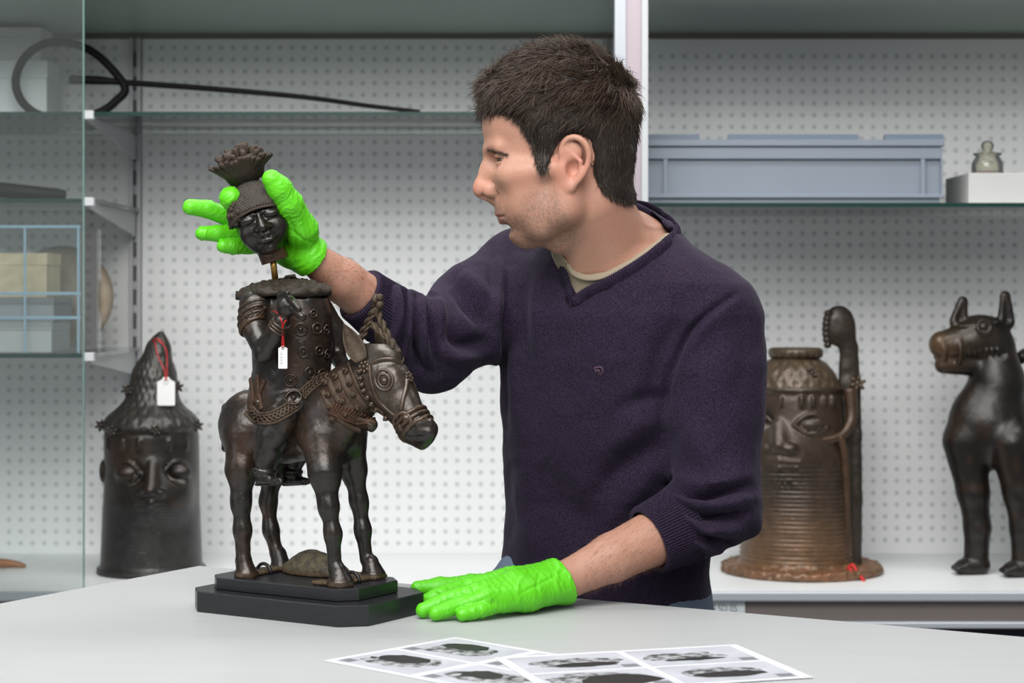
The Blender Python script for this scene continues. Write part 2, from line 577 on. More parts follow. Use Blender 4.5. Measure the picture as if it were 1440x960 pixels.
# ------------------------------------------------------------------ room and cabinet
M_floor = mat('floor_lino', (0.16, 0.165, 0.17), 0.45, var=0.15, vscale=6)
M_wall = mat('wall_paint', (0.72, 0.73, 0.72), 0.7, var=0.04, vscale=3, bump=0.05)
M_white = mat('white_laminate', (0.78, 0.80, 0.81), 0.4, var=0.03, vscale=4)
M_peg = mat('pegboard_enamel', (0.80, 0.81, 0.815), 0.5, var=0.03, vscale=5)
M_pegback = mat('hole_shade_grey', (0.58, 0.60, 0.605), 0.8)  # darker grey puts the shade inside the peg holes into the colour
M_alu = mat('anodised_aluminium', (0.36, 0.38, 0.42), 0.38, metal=0.35, var=0.05, vscale=3, stretch=(40, 40, 1))
M_alu_pink = mat('brushed_aluminium_groove', (0.34, 0.29, 0.325), 0.42, metal=0.3)
M_standard = mat('steel_shelf_standard', (0.48, 0.48, 0.50), 0.5, metal=0.3)
M_slot = mat('slot_dark', (0.10, 0.10, 0.105), 0.8)
M_clip = mat('white_clip', (0.62, 0.64, 0.66), 0.3)
M_glassedge = mat('glass_edge_green', (0.003, 0.030, 0.025), 0.15, coat=0.4)
M_glass = glass_mat('clear_shelf_glass', (0.93, 0.965, 0.95), 0.02, 0.03)
M_door = glass_mat('sliding_door_glass', (0.965, 0.982, 0.978), 0.02, 0.022)
M_frost = mat('frosted_green_glass', (0.30, 0.37, 0.325), 0.35, var=0.08, vscale=3)
M_trim = mat('taupe_trim', (0.17, 0.155, 0.13), 0.5)
M_brown = mat('drawer_brown', (0.17, 0.145, 0.135), 0.5, var=0.08, vscale=5)
M_edge = mat('shelf_edge_grey', (0.40, 0.43, 0.48), 0.35, metal=0.2)
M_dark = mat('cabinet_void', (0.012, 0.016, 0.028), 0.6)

YB, YF = 4.22, 3.68
SHELF_Z = HC - (778 - HY) * YB / F
TOP_Z = HC + (HY - 47) * YB / F

floor = MB().box((-3.6, -2.2, -0.05), (3.6, 4.9, 0.0)).build('floor', M_floor)
tag(floor, 'grey vinyl floor of the storage room', 'floor', kind='structure')
wall = MB().box((-3.6, 4.60, 0.0), (3.6, 4.72, 3.0)).build('wall_back', M_wall)
tag(wall, 'plain white wall behind the display cabinet', 'wall', kind='structure')

cab = empty('display_cabinet', (0.2, 3.95, 0.0), 'long white display cabinet with pegboard back and glass shelves behind the man', 'cabinet')

def pegboard(x0, x1, z0, z1, hx, hz, name='pegboard_panel', y=YB, pitch=0.025, r=0.0054):
    vs = []; fs = []
    nseg = 8
    nx0 = math.ceil((x0 + 0.012 - hx) / pitch); nx1 = math.floor((x1 - 0.012 - hx) / pitch)
    nz0 = math.ceil((z0 + 0.012 - hz) / pitch); nz1 = math.floor((z1 - 0.012 - hz) / pitch)
    ca = [math.pi / 4 * k for k in range(8)]
    sqm = [(1, 0), (1, 1), (0, 1), (-1, 1), (-1, 0), (-1, -1), (0, -1), (1, -1)]
    for i in range(nx0, nx1 + 1):
        for j in range(nz0, nz1 + 1):
            cx, cz = hx + i * pitch, hz + j * pitch
            n = len(vs); hp = pitch / 2
            for k in range(8): vs.append((cx + sqm[k][0] * hp, y, cz + sqm[k][1] * hp))
            for k in range(8): vs.append((cx + r * math.cos(ca[k]), y, cz + r * math.sin(ca[k])))
            for k in range(8): vs.append((cx + r * math.cos(ca[k]), y + 0.0012, cz + r * math.sin(ca[k])))
            for k in range(8):
                k2 = (k + 1) % 8
                fs.append((n + k2, n + k, n + 8 + k, n + 8 + k2))
                fs.append((n + 8 + k2, n + 8 + k, n + 16 + k, n + 16 + k2))
    ax0, ax1 = hx + (nx0 - 0.5) * pitch, hx + (nx1 + 0.5) * pitch
    az0, az1 = hz + (nz0 - 0.5) * pitch, hz + (nz1 + 0.5) * pitch
    def q(a, b, c, d):
        n = len(vs)
        vs.extend([(a, y, c), (b, y, c), (b, y, d), (a, y, d)]); fs.append((n, n + 1, n + 2, n + 3))
    q(x0, ax0, z0, z1); q(ax1, x1, z0, z1); q(ax0, ax1, z0, az0); q(ax0, ax1, az1, z1)
    # rim
    n = len(vs); d = 0.0012
    for yy in (y, y + d): vs.extend([(x0, yy, z0), (x1, yy, z0), (x1, yy, z1), (x0, yy, z1)])
    for k in range(4): fs.append((n + (k + 1) % 4, n + k, n + 4 + k, n + 4 + (k + 1) % 4))
    o = mesh_obj(name, np.array(vs), fs, M_peg, cab, smooth=False)
    b = MB().box((x0, y + 0.0013, z0), (x1, y + 0.009, z1)).build('backing_sheet', M_pegback, o)
    return o
def bxp(px): return (px - CX) * YB / F
PZ1 = HC - (55 - HY) * YB / F
hz_left = HC - (67 - HY) * YB / F
pegboard(-1.75, bxp(182), SHELF_Z, PZ1, bxp(211.6), hz_left)
pegboard(bxp(200), bxp(848), SHELF_Z, PZ1, bxp(211.6), hz_left)
pegboard(bxp(912) - 0.05, 1.75, SHELF_Z, PZ1, bxp(912.8), HC - (62.4 - HY) * YB / F)
MB().box((-1.75, YB - 0.006, PZ1), (1.75, YB + 0.012, TOP_Z + 0.004)).build('top_rail', M_trim, cab)
MB().box((-1.75, YF - 0.01, TOP_Z), (1.75, YB + 0.02, TOP_Z + 0.012)).build('top_panel', M_frost, cab)
MB().box((-1.75, YF - 0.03, TOP_Z + 0.013), (1.75, YB + 0.05, TOP_Z + 0.05)).build('cabinet_roof', M_white, cab)
MB().box((-1.75, YB + 0.0095, 0.05), (1.75, YB + 0.03, TOP_Z)).build('rear_wall', M_white, cab)

# slotted standards with brackets
def standard(xa, xb, z0, z1):
    xm = (xa + xb) / 2
    m = MB()
    m.box((xa, YB - 0.012, z0), (xm - 0.004, YB + 0.004, z1)); m.box((xm + 0.004, YB - 0.012, z0), (xb, YB + 0.004, z1))
    m.box((xm - 0.0045, YB - 0.004, z0), (xm + 0.0045, YB + 0.004, z1))
    o = m.build('shelf_standard', M_standard, cab)
    k = int((z1 - z0) / 0.05); s = MB()
    for i in range(k):
        z = z0 + 0.03 + i * 0.05; s.box((xm - 0.004, YB - 0.0125, z), (xm + 0.004, YB - 0.0035, z + 0.03))
    tag(s.build('slot', M_slot, o), kind='stuff')
    return o
standard(bxp(183), bxp(199), SHELF_Z, PZ1)
standard(bxp(849), bxp(864), SHELF_Z, PZ1)
MB().box((bxp(864.5), YB - 0.002, SHELF_Z), (bxp(912) - 0.051, YB + 0.004, PZ1)).build('filler_strip', M_peg, cab)

YS = 3.75
def glass_shelf(x0, x1, py, name='glass_shelf'):
    z = HC - (py - HY) * YS / F
    t = 0.008
    o = MB().box((x0, YS + 0.0015, z - t / 2), (x1, YB - 0.014, z + t / 2)).build(name, M_glass, cab)
    e = MB().box((x0, YS, z - t / 2), (x1, YS + 0.0014, z + t / 2)).build('green_edge', M_glassedge, o)
    return z
BXS = bxp(191)
zs1 = glass_shelf(-1.75, 0.19, 160)
zs2 = glass_shelf(-1.75, BXS + 0.010, 282)
zs3 = glass_shelf(-1.75, BXS + 0.010, 500)
zs4 = glass_shelf(0.25, 1.75, 288)
M_bracket = mat('bracket_grey', (0.42, 0.43, 0.44), 0.45, metal=0.2)
def bracket(x, z):
    zt = z - 0.0045
    vs = []
    for xx in (x - 0.0025, x + 0.0025):
        vs += [(xx, YS + 0.004, zt), (xx, YB - 0.012, zt), (xx, YB - 0.012, zt - 0.052), (xx, YB - 0.06, zt - 0.046), (xx, YS + 0.004, zt - 0.010)]
    fs = [(0, 1, 2, 3, 4), (9, 8, 7, 6, 5)] + [(i, i + 5, (i + 1) % 5 + 5, (i + 1) % 5) for i in range(5)]
    o = mesh_obj('shelf_bracket', np.array(vs), fs, M_bracket, cab, smooth=False)
    MB().box((x - 0.010, YS - 0.006, zt - 0.006), (x + 0.010, YS + 0.012, zt + 0.0105), 0.0015).build('white_clip', M_clip, o)
for z in (zs1, zs2, zs3): bracket(BXS, z)
bracket(bxp(856), zs1)

# bottom shelf board, seam, front edge, drawer band
for x0, x1 in ((-1.75, -1.0155), (-1.0135, 1.75)):
    MB().box((x0, YF + 0.012, SHELF_Z - 0.018), (x1, YB - 0.0005, SHELF_Z)).build('bottom_shelf_board', M_white, cab)
def zf(py, Y=YF): return HC - (py - HY) * Y / F
MB().box((-1.75, YF, zf(846)), (1.75, YF + 0.0118, SHELF_Z), 0.003).build('shelf_front_edge', M_edge, cab)
MB().box((-1.75, YF + 0.02, zf(876)), (1.75, YF + 0.035, zf(846))).build('drawer_front', M_brown, cab)
MB().box((-1.75, YF + 0.0, zf(884)), (1.75, YF + 0.03, zf(875)), 0.002).build('lower_rail', M_edge, cab)
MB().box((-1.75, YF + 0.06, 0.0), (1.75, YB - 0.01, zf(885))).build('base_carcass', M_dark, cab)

# post between the two bays
xa, xb = (864.5 - CX) * 3.65 / F, (911 - CX) * 3.65 / F
w = xb - xa
post = MB().box((xa, 3.652, 0.0), (xb, 3.70, 2.0)).build('post', M_alu, cab)
MB().box((xa, 3.644, 0.0), (xa + w * 0.33, 3.6521, 2.0), 0.002).build('post_flange', M_alu, post)
MB().box((xb - w * 0.19, 3.644, 0.0), (xb, 3.6521, 2.0), 0.002).build('post_flange', mat('post_white', (0.46, 0.48, 0.50), 0.4), post)
MB().box((xa + w * 0.34, 3.649, 0.0), (xb - w * 0.2, 3.6521, 2.0)).build('post_groove', M_alu_pink, post)

# sliding glass door pushed to the left
xe = (118.5 - CX) * 3.63 / F
door = MB().box((-1.75, 3.627, 0.70), (xe - 0.002, 3.633, 2.0)).build('sliding_glass_door', M_door, cab)
MB().box((xe - 0.0019, 3.627, 0.70), (xe, 3.633, 2.0)).build('polished_edge', mat('door_edge', (0.16, 0.27, 0.25), 0.2), door)

# shelf-mark label under the right bay
M_label = mat('label_card', (0.62, 0.66, 0.68), 0.6)
M_ink = mat('label_ink', (0.10, 0.13, 0.14), 0.7)
lx0, lx1 = (985 - CX) * YF / F, (1049 - CX) * YF / F
lab = MB().box((lx0, YF + 0.016, zf(872)), (lx1, YF + 0.0195, zf(845.5))).build('shelf_mark_label', M_label, cab)
def text_mesh(body, size, loc, material, parent, rot=(math.pi / 2, 0, 0), name='lettering', align='LEFT'):
    c = bpy.data.curves.new(name, 'FONT'); c.body = body; c.size = size; c.extrude = 0.0002; c.align_x = align
    o = bpy.data.objects.new('tmp', c); COL.objects.link(o)
    dg = bpy.context.evaluated_depsgraph_get()
    me = bpy.data.meshes.new_from_object(o.evaluated_get(dg))
    bpy.data.objects.remove(o); bpy.data.curves.remove(c)
    me.materials.clear(); me.materials.append(material)
    t = bpy.data.objects.new(name, me); COL.objects.link(t)
    t.parent = parent; t.location = Vector(tuple(loc)) - world_loc(parent); t.rotation_euler = rot
    return t
text_mesh('S SD 05', 0.0195, ((1003 - CX) * YF / F, YF + 0.0158, zf(862)), M_ink, lab).scale = (0.74, 1, 1)

# ------------------------------------------------------------------ table
E1 = unit(V(0.985, -0.562)); E2 = V(E1[1], -E1[0])            # along the back edge / towards the viewer
TC = V(-0.4286, 2.727)
def T2(a, b): return TC + a * E1 + b * E2
M_table = mat('table_laminate', (0.405, 0.42, 0.425), 0.42, var=0.05, vscale=9, bump=0.04, bscale=400, stretch=(1, 6, 1))
M_leg = mat('table_leg_steel', (0.3, 0.31, 0.32), 0.4, metal=0.6)
table = empty('work_table', (*T2(0.9, 0.55), 0.0), 'white laminate work table in front of the man, carrying the bronze horseman', 'table')
pl = [T2(0, 0), T2(1.8, 0), T2(1.8, 1.1), T2(0, 1.1)]
area2 = sum(pl[i][0] * pl[(i + 1) % 4][1] - pl[(i + 1) % 4][0] * pl[i][1] for i in range(4))
if area2 < 0: pl = pl[::-1]
MB().prism(pl, TABLE_Z - 0.03, TABLE_Z, 0.0015).build('tabletop', M_table, table)
for a, b in ((0.12, 0.1), (1.7, 0.1), (1.7, 1.0), (0.12, 1.0)):
    q = [T2(a - .025, b - .025), T2(a + .025, b - .025), T2(a + .025, b + .025), T2(a - .025, b + .025)]
    if area2 < 0: q = q[::-1]
    MB().prism(q, 0.0, TABLE_Z - 0.0302).build('leg', M_leg, table)
def tp(px, py):
    """point of the table top under a pixel"""
    Y = (HC - TABLE_Z) * F / (py - HY); return P(px, py, Y)
# ------------------------------------------------------------------ bronze horseman on its plinth
from mathutils.bvhtree import BVHTree
SC = V(-0.240, 2.345); SU = V(0.848, -0.530); SV = V(0.530, 0.848)
def S(px, py, b):
    """point under a pixel on the statue's lengthwise plane shifted by b to its far side"""
    d = V((px - CX) / F, 1, -(py - HY) / F); t = (b + SV @ SC) / (SV @ d[:2])
    p = d * t; p[2] += HC; return p
def SL(a, b, z): p = SC + a * SU + b * SV; return V(p[0], p[1], z)
def mirror_s(p):
    p = np.array(p, float); d = (p[..., :2] - SC) @ SV
    p[..., 0] -= 2 * d * SV[0]; p[..., 1] -= 2 * d * SV[1]; return p
Q = 0.00084                                     # one pixel at the statue, in metres
def bvh_of(W, Fc): return BVHTree.FromPolygons([tuple(v) for v in W], [tuple(map(int, f)) for f in Fc])
def hit(bvh, px, py, lift=0.0):
    d = Vector(((px - CX) / F, 1, -(py - HY) / F)).normalized()
    r = bvh.ray_cast(Vector((0, 0, HC)), d)
    if r[0] is None: return None, None
    n = V(*r[1])
    if n @ V(*d) > 0: n = -n
    return V(*r[0]) + n * lift, n

BRONZE = V(0.0150, 0.0122, 0.0102); RUST = V(0.058, 0.0245, 0.011); DUST = V(0.075, 0.060, 0.042); DARK = V(0.0065, 0.006, 0.0055)
M_bronze = attr_mat('patinated_bronze', 0.30, 0.30, 0.65, bump=0.22, bscale=380, var=0.35, vscale=160, bdist=0.0012)
M_bronze_dull = attr_mat('dusty_bronze', 0.62, 0.2, 0.4, bump=0.5, bscale=520, var=0.35, vscale=240, bdist=0.0012)
M_plinth = mat('ebonised_wood', (0.012, 0.013, 0.016), 0.36, var=0.3, vscale=30, bump=0.06, bscale=90, stretch=(1, 1, 8), spec=0.5)
M_brass = mat('brass_rod', (0.45, 0.27, 0.07), 0.35, metal=0.9, var=0.3, vscale=120)
def bronze_tone(W, N, rust=0.5, dust=0.35, seed=0, dark=0.3):
    c = np.tile(BRONZE, (len(W), 1))
    t = sstep(0.0, 0.55, fbm(W, 38, seed + 1)) * rust; c = c * (1 - t[:, None]) + RUST * t[:, None]
    t = sstep(0.05, 0.6, fbm(W, 60, seed + 5)) * dust; c = c * (1 - t[:, None]) + DUST * t[:, None]
    t = sstep(0.0, 0.6, fbm(W, 25, seed + 9)) * dark; c = c * (1 - t[:, None]) + DARK * t[:, None]
    return c

statue = empty('bronze_horseman', (*SC, TABLE_Z), 'dark bronze horseman statuette without its head on a black stepped plinth', 'statue')
def octa(a0, a1, b0, b1, c):
    q = [(a0 + c, b0), (a1 - c, b0), (a1, b0 + c), (a1, b1 - c), (a1 - c, b1), (a0 + c, b1), (a0, b1 - c), (a0, b0 + c)]
    return [tuple(SL(a, b, 0)[:2]) for a, b in q]
ZP = 0.9385
plinth = MB().prism(octa(-.1275, .1275, -.079, .079, .025), TABLE_Z + 0.0003, 0.924, 0.0012).build('plinth_lower_step', M_plinth, statue)
MB().prism(octa(-.111, .102, -.057, .057, .019), 0.9241, ZP, 0.001).build('plinth_upper_step', M_plinth, statue)

# ---- horse -----------------------------------------------------------------
hv = Vol((-0.43, 2.18, ZP - 0.006), (-0.045, 2.50, 1.215), 0.00135)
K = 0.016
hv.chain([S(358, 602, 0), S(405, 605, 0), S(462, 594, 0)], [46 * Q, 42 * Q, 46 * Q], K)            # barrel
hv.add(ell(S(352, 595, 0), (42 * Q, 40 * Q, 46 * Q), frame(V(*SU, 0))), K)
hv.add(ell(S(350, 600, -0.016), (36 * Q, 20 * Q, 44 * Q), frame(V(*SU, 0))), K)                    # haunches
hv.add(ell(S(352, 600, 0.016), (34 * Q, 20 * Q, 42 * Q), frame(V(*SU, 0))), K)
hv.add(ell(S(462, 600, -0.014), (33 * Q, 22 * Q, 46 * Q), frame(V(*SU, 0))), K)                    # shoulders
hv.add(ell(S(478, 600, 0.016), (30 * Q, 20 * Q, 42 * Q), frame(V(*SU, 0))), K)
BN, BF = -0.036, 0.036
for b, pts, rr in ((BN, [(346, 612), (340, 660), (339, 705), (341, 745), (342, 786)], [31, 21, 12.5, 11, 10.5]),
                   (BF, [(388, 612), (384, 660), (377, 705), (381, 745), (389, 778)], [28, 18, 11, 10, 10]),
                   (BN, [(452, 618), (457, 665), (462, 712), (468, 750), (471, 798)], [30, 21, 12, 10.2, 9.6]),
                   (BF, [(492, 612), (497, 660), (505, 705), (510, 745), (515, 786)], [25, 17, 11, 9.8, 9.2])):
    hv.chain([S(x, y, b * (0.62 if i == 0 else 0.9 if i == 1 else 1)) for i, (x, y) in enumerate(pts)], [r * Q for r in rr], 0.011)
    x, y = pts[-1]
    kn = S(pts[2][0], pts[2][1], b); hv.add(ell(kn + V(*SU, 0) * 0.0015, 8.5 * Q), 0.006)
HO = {0: (343, 800, BN, 16), 1: (392, 789, BF, 14), 2: (475, 812, BN, 18), 3: (521, 801, BF, 17)}
for x, y, b, r in HO.values():                                                                      # hooves
    c = S(x, y, b); c0_ = c.copy(); c[2] = ZP + 0.008
    hv.chain([c + V(0, 0, 0.010), V(c[0], c[1], ZP + 0.004) + V(*SU, 0) * 0.004], [11.5 * Q, r * Q], 0.004)
    hv.add(cyl(V(c[0], c[1], ZP + 0.0035) + V(*SU, 0) * 0.003, (0, 0, 1), (r + 1) * Q, 0.0036, 0.002), 0.003)
# neck and head
hv.chain([S(466, 580, 0), S(495, 553, 0), S(520, 527, 0)], [44 * Q, 39 * Q, 31 * Q], K, flat=(V(*SV, 0), 0.85))
HF = (V(*SV, 0), 0.80)
hv.chain([S(524, 512, 0), S(545, 540, 0), S(566, 572, 0)], [29 * Q, 34 * Q, 26 * Q], 0.010, flat=HF)
hv.chain([S(566, 572, 0), S(583, 596, 0), S(594, 610, 0)], [26 * Q, 22 * Q, 18 * Q], 0.006, flat=(V(*SV, 0), 0.9))
hv.add(ell(S(598, 608, -0.006), (14 * Q, 13 * Q, 17 * Q), frame(unit(S(594, 625, 0) - S(585, 590, 0)))), 0.006)
hv.add(ell(S(600, 604, 0.008), (14 * Q, 13 * Q, 17 * Q), frame(unit(S(594, 625, 0) - S(585, 590, 0)))), 0.006)
hv.add(cap(S(575, 608, 0), S(594, 624, 0), 15 * Q, 8 * Q, (V(*SV, 0), 1.15)), 0.004)                # lower lip
hv.cut(cap(S(573, 615, -0.02), S(603, 622, -0.02), 2.2 * Q), 0.002)
hv.cut(cap(S(573, 617, -0.016), S(606, 612, -0.016), 2.4 * Q), 0.002)                               # mouth line
hv.add(cap(S(590, 596, -0.012), S(605, 592, -0.010), 6 * Q, 5 * Q), 0.004)                          # nostril rim
hv.cut(ell(S(597, 598, -0.020), (5 * Q, 5 * Q, 6 * Q)), 0.003)
hv.cut(cap(S(583, 536, -0.034), S(598, 572, -0.030), 10 * Q), 0.008)
# chest bell, tail, cap over the brow
hv.add(cap(S(507, 597, -0.004), S(522, 597, -0.006), 8 * Q, 9.5 * Q), 0.003); hv.add(tor(S(523, 597, -0.006), V(*SU, 0), 8.5 * Q, 2.2 * Q), 0.001)
hv.add(cap(S(320, 575, 0), S(317, 630, 0), 9 * Q, 6 * Q), 0.008)
hv.add(ell(S(535, 497, 0), (36 * Q, 22 * Q, 24 * Q), frame(unit(S(562, 512, 0) - S(512, 490, 0)))), 0.004)
hv.cut(bx(S(552, 521, -0.03), (20 * Q, 14 * Q, 1.0 * Q), frame(unit(S(566, 508, 0) - S(523, 513, 0)))), 0.002)
hW, hF = hv.mesh(1); del hv
hN = vnormals(hW, hF)
hW = hW + hN * (fbm(hW, 90, 3)[:, None] * 0.0007)
pp = proj(hW)
tone = bronze_tone(hW, hN, 0.40, 0.10, 0)
def blot(tone, pp, x, y, r, col, amt):
    t = np.exp(-(((pp - V(x, y)) ** 2).sum(1)) / (r * r)) * amt
    return tone * (1 - t[:, None]) + np.asarray(col) * t[:, None]
tone = blot(tone, pp, 505, 575, 26, V(0.055, 0.027, 0.015), 0.8)
tone = blot(tone, pp, 345, 640, 28, RUST, 0.45); tone = blot(tone, pp, 425, 625, 24, V(0.08, 0.05, 0.034), 0.6)
tone = blot(tone, pp, 372, 720, 12, V(0.075, 0.032, 0.015), 0.6)
tone = blot(tone, pp, 550, 555, 50, V(0.052, 0.038, 0.027), 0.85); tone = blot(tone, pp, 490, 555, 32, V(0.070, 0.037, 0.021), 0.8)
tone = blot(tone, pp, 540, 490, 26, DUST * 0.8, 0.75)
zt = sstep(ZP + 0.010, ZP + 0.002, hW[:, 2]); zt = zt * sstep(-0.5, 0.3, fbm(hW, 200, 4))
tone = tone * (1 - zt[:, None] * 0.8) + V(0.085, 0.052, 0.03) * zt[:, None] * 0.8
mesh_obj('horse_body', hW, hF, M_bronze, statue, tone=tone)
hB = bvh_of(hW, hF)

def flat_tone(o, col, jit=0.25, seed=1):
    me = o.data; n = len(me.vertices); co = np.empty(n * 3, np.float32); me.vertices.foreach_get('co', co); co = co.reshape(-1, 3)
    col = np.asarray(col) * V(0.72, 0.60, 0.51)
    t = fbm(co.astype(float), 150, seed) * jit + 1
    ca = me.color_attributes.new('tone', 'FLOAT_COLOR', 'POINT'); c = np.ones((n, 4), np.float32); c[:, :3] = np.asarray(col)[None] * t[:, None]
    ca.data.foreach_set('color', c.ravel()); return o

def on(bvh, pts, lift, n=6, closed=False):
    """pixel path laid on a surface"""
    q = spline([(x, y, 0) for x, y in pts], n, closed)
    out = []
    for x, y, _ in q:
        h, nn = hit(bvh, x, y, lift)
        if h is not None: out.append(h)
    return np.array(out)
def sm(p, k=2):
    p = np.array(p)
    for _ in range(k): p[1:-1] = (p[:-2] + 2 * p[1:-1] + p[2:]) / 4
    return p
def both(mb, fnc):
    fnc(mb, lambda p: p); fnc(mb, mirror_s)
def strap(bvh, pts, w, lift=0.0006, flat=0.35, n=8, mirrored=False):
    mb = MB(); p = sm(on(bvh, pts, lift), 3)
    if mirrored: p = mirror_s(p)
    _, nn = hit(bvh, *pts[len(pts) // 2])
    if mirrored: nn = mirror_s(V(*SC, 0) + nn) - mirror_s(V(*SC, 0))
    mb.tube(p, w, n, up=nn, flat=flat); return mb
def ball(mb, c, r, nrm=None, sq=1.0, n=8):
    c = np.asarray(c); nrm = V(0, 0, 1) if nrm is None else unit(nrm)
    a = unit(np.cross(nrm, V(0.3, 0.9, 0.2))); b = np.cross(nrm, a)
    vs = []; fs = []; m = max(4, n // 2 + 1)
    for i in range(m + 1):
        th = math.pi * i / m
        for j in range(n):
            ph = 2 * math.pi * j / n
            vs.append(c + r * (math.sin(th) * (math.cos(ph) * a + math.sin(ph) * b) + sq * math.cos(th) * nrm))
    for i in range(m):
        for j in range(n):
            j2 = (j + 1) % n
            fs.append((i * n + j, (i + 1) * n + j, (i + 1) * n + j2, i * n + j2))
    mb.add(vs, fs)
def bmesh_part(name, mb, col, parent=statue, material=None, seed=1, jit=0.3):
    o = mb.build(name, material or M_bronze, parent, smooth=True); return flat_tone(o, col, jit, seed)

HARN = V(0.062, 0.046, 0.031)
bridle_root = None
def add_straps(mir):
    global bridle_root
    paths = [[(519, 513), (521, 535), (530, 560), (546, 578), (560, 588)],                       # cheek strap
             [(519, 513), (535, 506), (553, 505), (566, 512)],                                     # brow band
             [(572, 526), (571, 545), (567, 560), (564, 577)]]                                     # nose strap
    for i, pth in enumerate(paths):
        bmesh_part('bridle_strap', strap(hB, pth, 3.2 * Q, 0.0006, 0.5, mirrored=mir), HARN, seed=i)
for mir in (False, True): add_straps(mir)
# studs along the jaw, rosettes, bit ring, muzzle bands, eye rings
for (x, y) in [(506, 523), (508, 532), (510, 541), (513, 549), (518, 558), (524, 567), (530, 575), (537, 582), (544, 587)]:
    h, n = hit(hB, x, y, 0.0015)
    if h is None: continue
    mb = MB(); ball(mb, h, 4.2 * Q, n, 0.9); ball(mb, h + n * 0.002, 2.4 * Q, n, 1.2); bmesh_part('bridle_stud', mb, HARN * 1.05)
for (x, y, r) in [(512, 516, 9), (575, 530, 8)]:
    h, n = hit(hB, x, y, 0.001); a = unit(np.cross(n, V(0, 0, 1))); b = np.cross(n, a)
    mb = MB(); ball(mb, h, r * 0.45 * Q, n, 0.8)
    for k in range(7):
        t = 2 * math.pi * k / 7; ball(mb, h + (a * math.cos(t) + b * math.sin(t)) * r * 0.7 * Q, r * 0.36 * Q, n, 0.7)
    bmesh_part('rosette', mb, HARN * 1.1)
def ringon(cx, cy, rx, ry, w, rot=0.0, lift=0.0006, name='ring', col=HARN, n=20, flat=0.8):
    pts = []
    for k in range(n):
        t = 2 * math.pi * k / n; x, y = rx * math.cos(t), ry * math.sin(t)
        pts.append((cx + x * math.cos(rot) - y * math.sin(rot), cy + x * math.sin(rot) + y * math.cos(rot)))
    p = [hit(hB, *q, lift)[0] for q in pts]; p = np.array([q for q in p if q is not None])
    for _ in range(2): p = (np.roll(p, 1, 0) + 2 * p + np.roll(p, -1, 0)) / 4
    _, nn = hit(hB, cx, cy)
    mb = MB(); mb.tube(p, w, 8, closed=True, up=nn, flat=flat); return bmesh_part(name, mb, col)
ringon(540, 534, 13, 15, 2.4 * Q, -0.25, name='eye_ring', col=V(0.068, 0.056, 0.043))
ringon(540, 535, 8, 9.5, 2.2 * Q, -0.2, name='eye_ring', col=V(0.062, 0.050, 0.037))
h, n = hit(hB, 540, 536, 0.0); mb = MB(); ball(mb, h, 5.5 * Q, n, 0.6, 14); bmesh_part('eyeball', mb, V(0.056, 0.043, 0.037))
hm = mirror_s(h); nm = mirror_s(h + n) - hm; mb = MB(); ball(mb, hm, 9 * Q, nm, 0.4, 14); bmesh_part('eyeball', mb, V(0.056, 0.043, 0.037))
ringon(566, 593, 12.5, 13.5, 3.0 * Q, 0, name='bit_ring', col=V(0.081, 0.059, 0.040))
for (x, y) in ((571, 588), (563, 601)):
    h, n = hit(hB, x, y, 0.0008); mb = MB(); ball(mb, h, 6.5 * Q, n, 0.55, 8); bmesh_part('bit_boss', mb, V(0.074, 0.053, 0.037))
ax_m = unit(S(598, 615, 0) - S(573, 578, 0))
for k, (x, y, r) in enumerate(((581, 584, 25.5), (585.5, 590, 25), (590, 596, 23.5))):
    c = S(x, y, 0); e2 = V(*SV, 0); e1 = np.cross(ax_m, e2); pts = []
    for j in range(28):
        t = 2 * math.pi * j / 28
        d = math.cos(t) * e1 + math.sin(t) * e2 * 0.92
        loc = hB.find_nearest(Vector(c + d * r * Q))[0]
        pts.append(V(*loc) + d * 0.0007)
    pts = np.array(pts)
    for _ in range(2): pts = (np.roll(pts, 1, 0) + 2 * pts + np.roll(pts, -1, 0)) / 4
    mb = MB(); mb.tube(pts, 3.3 * Q, 8, closed=True); bmesh_part('muzzle_band', mb, V(0.074, 0.053, 0.034), seed=k)
# ears: leaf shaped, hollowed
def ear(mir):
    base, tip = S(508, 508, -0.022), S(483, 455, -0.028)
    ax = tip - base; L = np.linalg.norm(ax); ax = unit(ax)
    side = unit(V(0.80, 0.12, 0.30)); side = unit(side - ax * (side @ ax)); nn = np.cross(ax, side)
    if nn[1] > 0: nn = -nn
    vs = []; fs = []; nu, nv = 14, 9
    for sgn in (1, -1):
        for i in range(nu + 1):
            t = i / nu; w = 13.5 * Q * (math.sin(math.pi * min(1, t * 0.84 + 0.16) ** 0.9) ** 0.95)
            w = max(w, 0.0003)
            for j in range(nv):
                s_ = -1 + 2 * j / (nv - 1)
                dep = (s_ * s_ - 1) * 0.0055 * math.sin(math.pi * (0.15 + 0.8 * t)) + (0.0009 if sgn > 0 else -0.0013)
                rib = 0.0004 * math.sin(t * 60 + abs(s_) * 8) * (1 - s_ * s_) if sgn > 0 else 0
                vs.append(base + ax * L * t + side * w * s_ + nn * (dep + 0.004 + rib))
    off = (nu + 1) * nv
    for i in range(nu):
        for j in range(nv - 1):
            a = i * nv + j; fs.append((a, a + 1, a + nv + 1, a + nv)); fs.append((off + a, off + a + nv, off + a + nv + 1, off + a + 1))
        a = i * nv; fs.append((a, a + nv, off + a + nv, off + a)); a = i * nv + nv - 1; fs.append((a, off + a, off + a + nv, a + nv))
    for j in range(nv - 1):
        a = nu * nv + j; fs.append((a, a + 1, off + a + 1, off + a)); fs.append((j + 1, j, off + j, off + j + 1))
    vs = np.array(vs)
    if mir: vs = mirror_s(vs) ; fs = [f[::-1] for f in fs]
    mb = MB(); mb.add(vs, fs); bmesh_part('horse_ear', mb, V(0.077, 0.062, 0.046), material=M_bronze_dull)
ear(False); ear(True)
